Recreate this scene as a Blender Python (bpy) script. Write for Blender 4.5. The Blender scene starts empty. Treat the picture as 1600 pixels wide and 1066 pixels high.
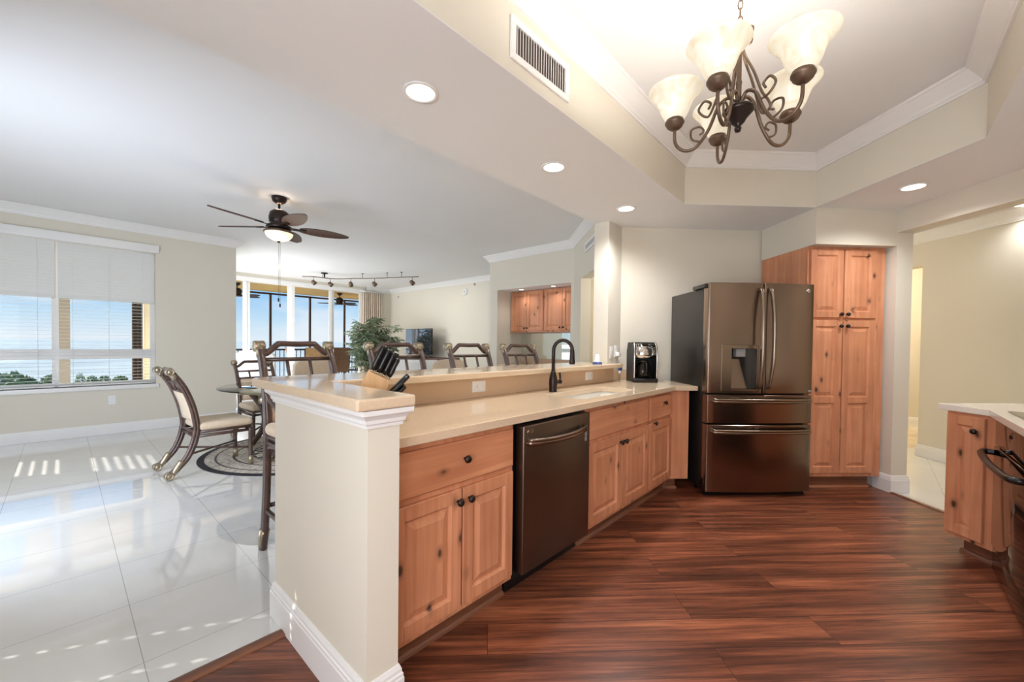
import bpy, bmesh, math, random
from mathutils import Vector, Matrix, noise
from mathutils.geometry import tessellate_polygon
R = math.radians
PI = math.pi
S2 = math.sqrt(0.5)
scene = bpy.context.scene
COL = scene.collection
random.seed(7)

# ------------------------------------------------------------------ camera
# world: +X runs along the peninsula, +Y towards the dining window, camera above the origin
CAM_H = 1.26
HEAD = 0.732718            # angle between the view axis and +X
PITCH, ROLL, FPX = 0.0173286, 0.01184, 632.43
cam_d = bpy.data.cameras.new('camera')
cam = bpy.data.objects.new('camera', cam_d)
COL.objects.link(cam)
cam_d.sensor_width = 36.0
cam_d.lens = FPX * 36.0 / 1600.0
cam_d.shift_y = (548.76 - 533.0) / 1600.0
cam_d.clip_start = 0.02
cam_d.clip_end = 60000
fwd = Vector((math.cos(HEAD) * math.cos(PITCH), math.sin(HEAD) * math.cos(PITCH), -math.sin(PITCH)))
rgt = Vector((math.sin(HEAD), -math.cos(HEAD), 0))
upv = rgt.cross(fwd)
# image rolled clockwise by ROLL: the camera itself is rolled counter-clockwise
r2 = rgt * math.cos(ROLL) + upv * math.sin(ROLL)
u2 = upv * math.cos(ROLL) - rgt * math.sin(ROLL)
M = Matrix((r2, u2, -fwd)).transposed().to_4x4()
M.translation = Vector((0, 0, CAM_H))
cam.matrix_world = M
scene.camera = cam

# ------------------------------------------------------------------ exposure
scene.view_settings.view_transform = 'Standard'
scene.view_settings.look = 'None'
scene.view_settings.gamma = 1.0
scene.view_settings.use_curve_mapping = False
scene.view_settings.exposure = 0.37

# ------------------------------------------------------------------ world: sea-side sky with thin clouds
W = bpy.data.worlds.new('sky')
scene.world = W
W.use_nodes = True
nt = W.node_tree
for n in list(nt.nodes):
    nt.nodes.remove(n)
wo = nt.nodes.new('ShaderNodeOutputWorld')
bg = nt.nodes.new('ShaderNodeBackground')
tc = nt.nodes.new('ShaderNodeTexCoord')
sx = nt.nodes.new('ShaderNodeSeparateXYZ')
rp = nt.nodes.new('ShaderNodeValToRGB')
el = rp.color_ramp.elements
el[0].position = 0.0
el[0].color = (0.80, 0.90, 0.98, 1)
el[1].position = 1.0
el[1].color = (0.10, 0.32, 0.75, 1)
for p, c in ((0.045, (0.57, 0.79, 0.97)), (0.12, (0.25, 0.57, 0.95)), (0.3, (0.15, 0.45, 0.90))):
    e = el.new(p)
    e.color = c + (1,)
mp = nt.nodes.new('ShaderNodeMapping')
mp.inputs['Scale'].default_value = (2.2, 2.2, 8.0)
nz = nt.nodes.new('ShaderNodeTexNoise')
nz.inputs['Scale'].default_value = 1.7
nz.inputs['Detail'].default_value = 5.0
cr = nt.nodes.new('ShaderNodeValToRGB')
cr.color_ramp.elements[0].position = 0.50
cr.color_ramp.elements[0].color = (0, 0, 0, 1)
cr.color_ramp.elements[1].position = 0.72
cr.color_ramp.elements[1].color = (0.85, 0.85, 0.85, 1)
mx = nt.nodes.new('ShaderNodeMixRGB')
mx.inputs['Color2'].default_value = (0.93, 0.96, 1.0, 1)
L = nt.links.new
L(tc.outputs['Generated'], sx.inputs[0])
L(sx.outputs['Z'], rp.inputs[0])
L(tc.outputs['Generated'], mp.inputs[0])
L(mp.outputs[0], nz.inputs['Vector'])
L(nz.outputs['Fac'], cr.inputs[0])
L(cr.outputs[0], mx.inputs[0])
L(rp.outputs[0], mx.inputs['Color1'])
L(mx.outputs[0], bg.inputs['Color'])
bg.inputs['Strength'].default_value = 0.75
L(bg.outputs[0], wo.inputs['Surface'])


# ------------------------------------------------------------------ sun, plus added out-of-view area lights that brighten the rooms
def light(name, kind, loc, energy, color=(1, 1, 1), size=0.1, size_y=None, aim=None, spot=None, blend=0.6):
    d = bpy.data.lights.new(name, kind)
    d.energy = energy
    d.color = color
    if kind == 'AREA':
        d.shape = 'RECTANGLE' if size_y else 'DISK'
        d.size = size
        if size_y:
            d.size_y = size_y
    elif kind == 'SUN':
        d.angle = R(0.53)
    else:
        d.shadow_soft_size = size
    if spot:
        d.spot_size = R(spot)
        d.spot_blend = blend
    o = bpy.data.objects.new(name, d)
    COL.objects.link(o)
    o.location = loc
    if aim is not None:
        o.rotation_euler = Vector(aim).to_track_quat('-Z', 'Y').to_euler()
    return o


FILL_COOL = (0.83, 0.96, 1.17)  # cool tint of the added dining fill
WARM = (1.0, 0.80, 0.60)
light('sun', 'SUN', (-5, 8, 6), 11.0, (1, 0.95, 0.88), aim=(0.857, -0.516, -0.456))
light('fill_dining', 'AREA', (-0.95, 3.75, 1.15), 43, FILL_COOL, 1.3, 1.5, aim=(0.78, 0.62, 0.0))  # unseen area fill added left of the frame for the dining room
light('fill_kitchen', 'AREA', (-1.24, -0.2, 1.25), 44, (0.93, 0.99, 1.10), 1.7, 1.2, aim=(1, 0, 0))  # unseen area fill added behind the camera for the kitchen
light('fill_living', 'AREA', (1.90, 9.2, 1.15), 64, (0.92, 0.98, 1.06), 2.4, 1.5, aim=(1, 0, 0))  # unseen area fill added round the wall corner for the living room


# ------------------------------------------------------------------ material helpers
def s2l(c):
    c = [v / 255.0 for v in c]
    return tuple(v / 12.92 if v <= 0.04045 else ((v + 0.055) / 1.055) ** 2.4 for v in c) + (1,)


MATS = {}


def mat(name, rgb, rough=0.5, metal=0.0, noise_amt=0.0, nscale=6.0, spec=None, coat=0.0, trans=0.0, emit=None, estr=0.0,
        bump=0.0, bscale=60.0, alpha=None, sheen=0.0):
    m = bpy.data.materials.new(name)
    m.use_nodes = True
    t = m.node_tree
    b = t.nodes['Principled BSDF']
    col = s2l(rgb)
    b.inputs['Base Color'].default_value = col
    b.inputs['Roughness'].default_value = rough
    b.inputs['Metallic'].default_value = metal
    if spec is not None:
        b.inputs['Specular IOR Level'].default_value = spec
    b.inputs['Coat Weight'].default_value = coat
    b.inputs['Transmission Weight'].default_value = trans
    b.inputs['Sheen Weight'].default_value = sheen
    if emit:
        b.inputs['Emission Color'].default_value = s2l(emit)
        b.inputs['Emission Strength'].default_value = estr
    if noise_amt or bump:
        c = t.nodes.new('ShaderNodeTexCoord')
        n = t.nodes.new('ShaderNodeTexNoise')
        n.inputs['Scale'].default_value = nscale
        n.inputs['Detail'].default_value = 4
        t.links.new(c.outputs['Object'], n.inputs['Vector'])
        if noise_amt:
            r = t.nodes.new('ShaderNodeValToRGB')
            r.color_ramp.elements[0].position = 0.3
            r.color_ramp.elements[1].position = 0.7
            r.color_ramp.elements[0].color = tuple(v * (1 - noise_amt) for v in col[:3]) + (1,)
            r.color_ramp.elements[1].color = tuple(min(1, v * (1 + noise_amt * 0.6)) for v in col[:3]) + (1,)
            t.links.new(n.outputs['Fac'], r.inputs[0])
            t.links.new(r.outputs[0], b.inputs['Base Color'])
        if bump:
            n2 = t.nodes.new('ShaderNodeTexNoise')
            n2.inputs['Scale'].default_value = bscale
            t.links.new(c.outputs['Object'], n2.inputs['Vector'])
            bp = t.nodes.new('ShaderNodeBump')
            bp.inputs['Strength'].default_value = bump
            bp.inputs['Distance'].default_value = 0.002
            t.links.new(n2.outputs['Fac'], bp.inputs['Height'])
            t.links.new(bp.outputs[0], b.inputs['Normal'])
    MATS[name] = m
    return m


def ramp(t, stops):
    r = t.nodes.new('ShaderNodeValToRGB')
    e = r.color_ramp.elements
    while len(e) > 1:
        e.remove(e[-1])
    e[0].position = stops[0][0]
    e[0].color = stops[0][1]
    for p, c in stops[1:]:
        q = e.new(p)
        q.color = c
    return r


def math_node(t, op, a, b=None, clamp=False):
    n = t.nodes.new('ShaderNodeMath')
    n.operation = op
    n.use_clamp = clamp
    for i, v in enumerate((a, b)):
        if v is None:
            continue
        if isinstance(v, (int, float)):
            n.inputs[i].default_value = v
        else:
            t.links.new(v, n.inputs[i])
    return n.outputs[0]


def mixc(t, fac, a, b, mode='MIX'):
    n = t.nodes.new('ShaderNodeMixRGB')
    n.blend_type = mode
    for k, v in (('Fac', fac), ('Color1', a), ('Color2', b)):
        if isinstance(v, (int, float)):
            n.inputs[k].default_value = v
        elif isinstance(v, tuple):
            n.inputs[k].default_value = v
        else:
            t.links.new(v, n.inputs[k])
    return n.outputs[0]


def wood(name, light_c, dark_c, axis, rough=0.38, knots=True):
    m = bpy.data.materials.new(name)
    m.use_nodes = True
    t = m.node_tree
    b = t.nodes['Principled BSDF']
    b.inputs['Roughness'].default_value = rough
    c = t.nodes.new('ShaderNodeTexCoord')
    oi = t.nodes.new('ShaderNodeObjectInfo')
    off = t.nodes.new('ShaderNodeVectorMath')
    off.operation = 'ADD'
    sc = t.nodes.new('ShaderNodeVectorMath')
    sc.operation = 'SCALE'
    sc.inputs[0].default_value = (7, 3, 5)
    t.links.new(oi.outputs['Random'], sc.inputs['Scale'])
    t.links.new(c.outputs['Object'], off.inputs[0])
    t.links.new(sc.outputs[0], off.inputs[1])
    mpn = t.nodes.new('ShaderNodeMapping')
    s = [26, 26, 26]
    s[axis] = 1.3
    mpn.inputs['Scale'].default_value = s
    t.links.new(off.outputs[0], mpn.inputs[0])
    n = t.nodes.new('ShaderNodeTexNoise')
    n.inputs['Scale'].default_value = 1.0
    n.inputs['Detail'].default_value = 5
    n.inputs['Distortion'].default_value = 0.7
    t.links.new(mpn.outputs[0], n.inputs['Vector'])
    r = ramp(t, [(0.28, s2l(dark_c)), (0.62, s2l(light_c)), (1.0, s2l(tuple(min(255, v + 12) for v in light_c)))])
    t.links.new(n.outputs['Fac'], r.inputs[0])
    # broad board tone
    n3 = t.nodes.new('ShaderNodeTexNoise')
    n3.inputs['Scale'].default_value = 3.0
    t.links.new(off.outputs[0], n3.inputs['Vector'])
    r3 = ramp(t, [(0.3, (0.84, 0.80, 0.78, 1)), (0.7, (1.06, 1.06, 1.06, 1))])
    t.links.new(n3.outputs['Fac'], r3.inputs[0])
    out = mixc(t, 1.0, r.outputs[0], r3.outputs[0], 'MULTIPLY')
    if knots:
        mk = t.nodes.new('ShaderNodeMapping')
        sk = [8.5, 8.5, 8.5]
        sk[axis] = 4.6
        mk.inputs['Scale'].default_value = sk
        t.links.new(off.outputs[0], mk.inputs[0])
        v = t.nodes.new('ShaderNodeTexVoronoi')
        v.inputs['Scale'].default_value = 1.0
        t.links.new(mk.outputs[0], v.inputs['Vector'])
        rk = ramp(t, [(0.0, (1, 1, 1, 1)), (0.07, (0.9, 0.9, 0.9, 1)), (0.12, (0.3, 0.3, 0.3, 1)), (0.22, (0, 0, 0, 1))])
        t.links.new(v.outputs['Distance'], rk.inputs[0])
        out = mixc(t, rk.outputs[0], out, s2l(tuple(int(q * 0.34) for q in dark_c)))
    t.links.new(out, b.inputs['Base Color'])
    MATS[name] = m
    return m


WALL = mat('wall_paint', (228, 221, 205), 0.75, bump=0.05, bscale=180, noise_amt=0.015, nscale=1.2)
CEIL = mat('ceiling_paint', (240, 239, 238), 0.8, bump=0.05, bscale=150, noise_amt=0.01, nscale=1.5)
TRIM = mat('white_trim_paint', (243, 241, 238), 0.35, noise_amt=0.01)
WHITE = mat('white_plastic', (244, 243, 240), 0.4, noise_amt=0.01)
BLIND = mat('blind_slat_white', (238, 238, 234), 0.5, noise_amt=0.01)
ALDER_V = wood('knotty_alder_upright', (220, 155, 116), (200, 132, 95), 2)
ALDER_H = wood('knotty_alder_level', (220, 155, 116), (200, 132, 95), 0)
DARKWOOD = wood('dark_cabinet_wood', (96, 62, 46), (66, 42, 32), 2, 0.4, False)
BLOCKWOOD = wood('pale_block_wood', (226, 186, 136), (205, 160, 108), 2, 0.5, False)
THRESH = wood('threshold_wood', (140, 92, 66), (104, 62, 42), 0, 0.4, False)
QUARTZ = mat('beige_quartz', (226, 202, 172), 0.12, noise_amt=0.05, nscale=90, coat=0.2)
SPLASH = mat('tan_splash', (214, 184, 152), 0.3, noise_amt=0.04, nscale=90)
PALEQ = mat('pale_quartz', (236, 226, 212), 0.14, noise_amt=0.04, nscale=90)
SINKM = mat('sink_enamel', (246, 243, 234), 0.15, noise_amt=0.01)
BSTEEL = mat('black_stainless', (142, 124, 111), 0.23, 1.0, noise_amt=0.05, nscale=3)
DWSTEEL = mat('matte_black_stainless', (124, 110, 99), 0.36, 1.0, noise_amt=0.04, nscale=3)
BSTEEL2 = mat('handle_steel', (150, 134, 118), 0.25, 1.0, noise_amt=0.05)
BLACKM = mat('black_cabinet_metal', (34, 30, 28), 0.35, 0.0, noise_amt=0.1)
BLACKP = mat('black_plastic', (18, 17, 17), 0.3, noise_amt=0.1)
BLACKG = mat('black_gloss', (10, 9, 9), 0.04, coat=0.1, noise_amt=0.1)
BRONZE = mat('oil_rubbed_bronze', (56, 46, 42), 0.32, 0.75, noise_amt=0.15, nscale=20)
IRON = mat('bronze_iron', (116, 96, 80), 0.42, 0.7, noise_amt=0.25, nscale=25)
CHROME = mat('chrome', (214, 210, 204), 0.15, 1.0, noise_amt=0.02)
BRASS = mat('aged_brass', (172, 158, 134), 0.38, 0.85, noise_amt=0.2, nscale=30)
RATTAN = mat('dark_rattan', (84, 60, 50), 0.34, 0.0, noise_amt=0.3, nscale=14, coat=0.35)
CREAM = mat('cream_fabric', (224, 201, 172), 0.85, noise_amt=0.06, nscale=30, bump=0.2, bscale=220, sheen=0.2)
PEACH = mat('peach_fabric', (206, 170, 138), 0.85, noise_amt=0.06, nscale=30, bump=0.2, bscale=220, sheen=0.2)
SOFA = mat('white_upholstery', (236, 234, 230), 0.9, noise_amt=0.03, nscale=10, bump=0.2, bscale=200)
CURT = mat('beige_curtain', (226, 208, 188), 0.9, noise_amt=0.04, nscale=8)
LEAF = mat('palm_leaf', (136, 150, 120), 0.45, noise_amt=0.45, nscale=9)
STEM = mat('plant_stem', (110, 96, 66), 0.7, noise_amt=0.2)
POTM = mat('clay_pot', (120, 84, 62), 0.6, noise_amt=0.15)
TANW = mat('tan_stucco', (206, 172, 104), 0.85, noise_amt=0.06, nscale=5)
YELW = mat('cream_stucco', (236, 226, 202), 0.85, noise_amt=0.05, nscale=5)
COLM = mat('grey_beige_stucco', (158, 150, 140), 0.85, noise_amt=0.06, nscale=5)
DKFR = mat('dark_bronze_frame', (58, 44, 38), 0.45, 0.3, noise_amt=0.1)
SLING = mat('brown_sling', (96, 70, 52), 0.8, noise_amt=0.2, nscale=30)
SLING2 = mat('tan_sling', (150, 118, 78), 0.8, noise_amt=0.2, nscale=20)
BALF = mat('balcony_floor_tile', (206, 200, 188), 0.5, noise_amt=0.08)
MIRROR = mat('mirror_silver', (232, 238, 232), 0.01, 1.0, noise_amt=0.01)
SCREEN = mat('screen_black', (150, 156, 166), 0.05, 0.9, noise_amt=0.05)
BLUE = mat('blue_plastic', (60, 84, 150), 0.35, noise_amt=0.05)
GREYP = mat('grey_plastic', (150, 150, 148), 0.5, noise_amt=0.05)
VENTD = mat('vent_shadow_grey', (120, 108, 96), 0.8, noise_amt=0.05)
LAMPON = mat('lamp_lens_lit', (255, 252, 244), 0.5, emit=(255, 244, 226), estr=4.0, noise_amt=0.01)
TREEM = mat('tree_leaves', (104, 124, 78), 0.8, noise_amt=0.5, nscale=0.8)
TRUNK = mat('tree_trunk', (120, 104, 84), 0.9, noise_amt=0.2)
LAND = mat('pale_shore', (214, 214, 206), 0.9, noise_amt=0.15, nscale=0.05)
MARBLE = mat('veined_stone', (222, 204, 172), 0.2, noise_amt=0.3, nscale=3)


def shade_glass(name, strength, tint=(250, 244, 228)):
    m = bpy.data.materials.new(name)
    m.use_nodes = True
    t = m.node_tree
    b = t.nodes['Principled BSDF']
    b.inputs['Roughness'].default_value = 0.25
    c = t.nodes.new('ShaderNodeTexCoord')
    n = t.nodes.new('ShaderNodeTexNoise')
    n.inputs['Scale'].default_value = 14
    n.inputs['Detail'].default_value = 6
    n.inputs['Distortion'].default_value = 1.2
    t.links.new(c.outputs['Object'], n.inputs['Vector'])
    r = ramp(t, [(0.3, s2l((222, 212, 192))), (0.7, s2l((246, 244, 232)))])
    t.links.new(n.outputs['Fac'], r.inputs[0])
    t.links.new(r.outputs[0], b.inputs['Base Color'])
    b.inputs['Subsurface Weight'].default_value = 0.0
    e = mixc(t, 1.0, r.outputs[0], s2l(tint), 'MULTIPLY')
    t.links.new(e, b.inputs['Emission Color'])
    b.inputs['Emission Strength'].default_value = strength
    MATS[name] = m
    return m


SHADE = shade_glass('lit_alabaster_glass', 0.40)
FANGL = shade_glass('lit_fan_glass', 1.0, (255, 232, 200))


def pane_mat(name, tint=(1, 1, 1), refl=1.0):
    m = bpy.data.materials.new(name)
    m.use_nodes = True
    t = m.node_tree
    for n in list(t.nodes):
        if n.type == 'BSDF_PRINCIPLED':
            t.nodes.remove(n)
    o = [n for n in t.nodes if n.type == 'OUTPUT_MATERIAL'][0]
    tr = t.nodes.new('ShaderNodeBsdfTransparent')
    tr.inputs['Color'].default_value = tint + (1,)
    gl = t.nodes.new('ShaderNodeBsdfGlossy')
    gl.inputs['Roughness'].default_value = 0.01
    fr = t.nodes.new('ShaderNodeFresnel')
    fr.inputs['IOR'].default_value = 1.35
    mxs = t.nodes.new('ShaderNodeMixShader')
    f = math_node(t, 'MULTIPLY', fr.outputs[0], refl)
    t.links.new(f, mxs.inputs[0])
    t.links.new(tr.outputs[0], mxs.inputs[1])
    t.links.new(gl.outputs[0], mxs.inputs[2])
    t.links.new(mxs.outputs[0], o.inputs['Surface'])
    MATS[name] = m
    return m


GLASS = pane_mat('window_glass', refl=0.15)
TABGL = pane_mat('table_glass', (0.86, 0.93, 0.90), 1.6)
CARAFE = pane_mat('carafe_glass', (0.55, 0.5, 0.48), 1.8)


def tile_floor():
    m = bpy.data.materials.new('polished_white_tile')
    m.use_nodes = True
    t = m.node_tree
    b = t.nodes['Principled BSDF']
    b.inputs['Roughness'].default_value = 0.035
    b.inputs['Specular IOR Level'].default_value = 1.0
    b.inputs['Coat Weight'].default_value = 0.5
    b.inputs['Coat Roughness'].default_value = 0.02
    c = t.nodes.new('ShaderNodeTexCoord')
    s = t.nodes.new('ShaderNodeSeparateXYZ')
    t.links.new(c.outputs['Object'], s.inputs[0])
    g = None
    for ax, o in (('X', 0.207), ('Y', 2.10)):
        f = math_node(t, 'FRACT', math_node(t, 'MULTIPLY', math_node(t, 'ADD', s.outputs[ax], 20.48 - o), 1 / 0.512))
        d = math_node(t, 'ABSOLUTE', math_node(t, 'SUBTRACT', f, 0.5))
        k = math_node(t, 'GREATER_THAN', d, 0.5 - 0.0032)
        g = k if g is None else math_node(t, 'MAXIMUM', g, k)
    n = t.nodes.new('ShaderNodeTexNoise')
    n.inputs['Scale'].default_value = 2.2
    n.inputs['Detail'].default_value = 6
    t.links.new(c.outputs['Object'], n.inputs['Vector'])
    r = ramp(t, [(0.3, s2l((219, 218, 214))), (0.7, s2l((228, 227, 223)))])
    t.links.new(n.outputs['Fac'], r.inputs[0])
    col = mixc(t, g, r.outputs[0], s2l((178, 174, 166)))
    t.links.new(col, b.inputs['Base Color'])
    MATS['tile'] = m
    return m


def plank_floor():
    m = bpy.data.materials.new('red_brown_planks')
    m.use_nodes = True
    t = m.node_tree
    b = t.nodes['Principled BSDF']
    b.inputs['Roughness'].default_value = 0.30
    c = t.nodes.new('ShaderNodeTexCoord')
    rot = t.nodes.new('ShaderNodeMapping')
    rot.inputs['Rotation'].default_value = (0, 0, R(45))
    t.links.new(c.outputs['Object'], rot.inputs[0])
    br = t.nodes.new('ShaderNodeTexBrick')
    br.offset = 0.37
    br.offset_frequency = 2
    br.inputs['Scale'].default_value = 1.0
    br.inputs['Brick Width'].default_value = 1.5
    br.inputs['Row Height'].default_value = 0.18
    br.inputs['Mortar Size'].default_value = 0.0012
    br.inputs['Mortar Smooth'].default_value = 0.0
    br.inputs['Bias'].default_value = 0.0
    br.inputs['Color1'].default_value = (0, 0, 0, 1)
    br.inputs['Color2'].default_value = (1, 1, 1, 1)
    br.inputs['Mortar'].default_value = (0, 0, 0, 1)
    t.links.new(rot.outputs[0], br.inputs['Vector'])
    # shift the grain per plank
    addv = t.nodes.new('ShaderNodeVectorMath')
    addv.operation = 'MULTIPLY_ADD'
    addv.inputs[1].default_value = (9.0, 5.0, 3.0)
    t.links.new(br.outputs['Color'], addv.inputs[0])
    t.links.new(rot.outputs[0], addv.inputs[2])
    m2 = t.nodes.new('ShaderNodeMapping')
    m2.inputs['Scale'].default_value = (0.55, 11.0, 1)
    t.links.new(addv.outputs[0], m2.inputs[0])
    n = t.nodes.new('ShaderNodeTexNoise')
    n.inputs['Scale'].default_value = 1.6
    n.inputs['Detail'].default_value = 9
    n.inputs['Roughness'].default_value = 0.7
    n.inputs['Distortion'].default_value = 0.35
    t.links.new(m2.outputs[0], n.inputs['Vector'])
    r = ramp(t, [(0.30, s2l((62, 34, 25))), (0.45, s2l((104, 59, 42))), (0.56, s2l((146, 86, 60))), (0.72, s2l((192, 120, 84)))])
    t.links.new(n.outputs['Fac'], r.inputs[0])
    m3 = t.nodes.new('ShaderNodeMapping')
    m3.inputs['Scale'].default_value = (2.2, 120.0, 1)
    t.links.new(addv.outputs[0], m3.inputs[0])
    n2 = t.nodes.new('ShaderNodeTexNoise')
    n2.inputs['Scale'].default_value = 1.0
    n2.inputs['Detail'].default_value = 4
    t.links.new(m3.outputs[0], n2.inputs['Vector'])
    r2_ = ramp(t, [(0.32, (0.62, 0.60, 0.60, 1)), (0.62, (1.12, 1.12, 1.12, 1))])
    t.links.new(n2.outputs['Fac'], r2_.inputs[0])
    c1 = mixc(t, 1.0, r.outputs[0], r2_.outputs[0], 'MULTIPLY')
    r3 = ramp(t, [(0.0, (0.86, 0.84, 0.84, 1)), (1.0, (1.12, 1.10, 1.08, 1))])
    t.links.new(br.outputs['Color'], r3.inputs[0])
    c2 = mixc(t, 1.0, c1, r3.outputs[0], 'MULTIPLY')
    col = mixc(t, br.outputs['Fac'], c2, s2l((44, 24, 18)))
    t.links.new(col, b.inputs['Base Color'])
    MATS['planks'] = m
    return m


TILE = tile_floor()
PLANK = plank_floor()


def sea_mat():
    m = bpy.data.materials.new('sea_water')
    m.use_nodes = True
    t = m.node_tree
    b = t.nodes['Principled BSDF']
    b.inputs['Base Color'].default_value = s2l((120, 134, 140))
    b.inputs['Roughness'].default_value = 0.8
    b.inputs['Specular IOR Level'].default_value = 0.2
    c = t.nodes.new('ShaderNodeTexCoord')
    n = t.nodes.new('ShaderNodeTexNoise')
    n.inputs['Scale'].default_value = 0.02
    n.inputs['Detail'].default_value = 5
    t.links.new(c.outputs['Object'], n.inputs['Vector'])
    r = ramp(t, [(0.35, s2l((136, 150, 154))), (0.7, s2l((164, 174, 176)))])
    t.links.new(n.outputs['Fac'], r.inputs[0])
    t.links.new(r.outputs[0], b.inputs['Base Color'])
    MATS['sea'] = m
    return m


SEA = sea_mat()


def rug_mat():
    m = bpy.data.materials.new('round_medallion_rug')
    m.use_nodes = True
    t = m.node_tree
    b = t.nodes['Principled BSDF']
    b.inputs['Roughness'].default_value = 0.95
    c = t.nodes.new('ShaderNodeTexCoord')
    ln = t.nodes.new('ShaderNodeVectorMath')
    ln.operation = 'LENGTH'
    t.links.new(c.outputs['Object'], ln.inputs[0])
    rr = ln.outputs['Value']
    n = t.nodes.new('ShaderNodeTexNoise')
    n.inputs['Scale'].default_value = 26
    n.inputs['Detail'].default_value = 5
    t.links.new(c.outputs['Object'], n.inputs['Vector'])
    v = t.nodes.new('ShaderNodeTexVoronoi')
    v.feature = 'DISTANCE_TO_EDGE'
    v.inputs['Scale'].default_value = 11
    t.links.new(c.outputs['Object'], v.inputs['Vector'])
    field = ramp(t, [(0.35, s2l((150, 138, 126))), (0.65, s2l((206, 196, 182)))])
    t.links.new(n.outputs['Fac'], field.inputs[0])
    med = ramp(t, [(0.08, s2l((205, 196, 182))), (0.14, s2l((40, 38, 40)))])
    t.links.new(v.outputs['Distance'], med.inputs[0])
    inm = math_node(t, 'LESS_THAN', rr, 0.52)
    col = mixc(t, inm, field.outputs[0], med.outputs[0])
    rings = None
    for a, w in ((0.70, 0.012), (0.86, 0.010), (0.53, 0.012)):
        k = math_node(t, 'LESS_THAN', math_node(t, 'ABSOLUTE', math_node(t, 'SUBTRACT', rr, a)), w)
        rings = k if rings is None else math_node(t, 'MAXIMUM', rings, k)
    col = mixc(t, rings, col, s2l((84, 78, 74)))
    col = mixc(t, math_node(t, 'GREATER_THAN', rr, 0.955), col, s2l((40, 38, 40)))
    t.links.new(col, b.inputs['Base Color'])
    MATS['rug'] = m
    return m


RUG = rug_mat()


def weave_mat():
    m = bpy.data.materials.new('woven_palm_blade')
    m.use_nodes = True
    t = m.node_tree
    b = t.nodes['Principled BSDF']
    b.inputs['Roughness'].default_value = 0.5
    c = t.nodes.new('ShaderNodeTexCoord')
    k = t.nodes.new('ShaderNodeTexChecker')
    k.inputs['Scale'].default_value = 55
    k.inputs['Color1'].default_value = s2l((98, 66, 52))
    k.inputs['Color2'].default_value = s2l((58, 40, 32))
    t.links.new(c.outputs['Object'], k.inputs['Vector'])
    t.links.new(k.outputs['Color'], b.inputs['Base Color'])
    MATS['weave'] = m
    return m


WEAVE = weave_mat()


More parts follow.
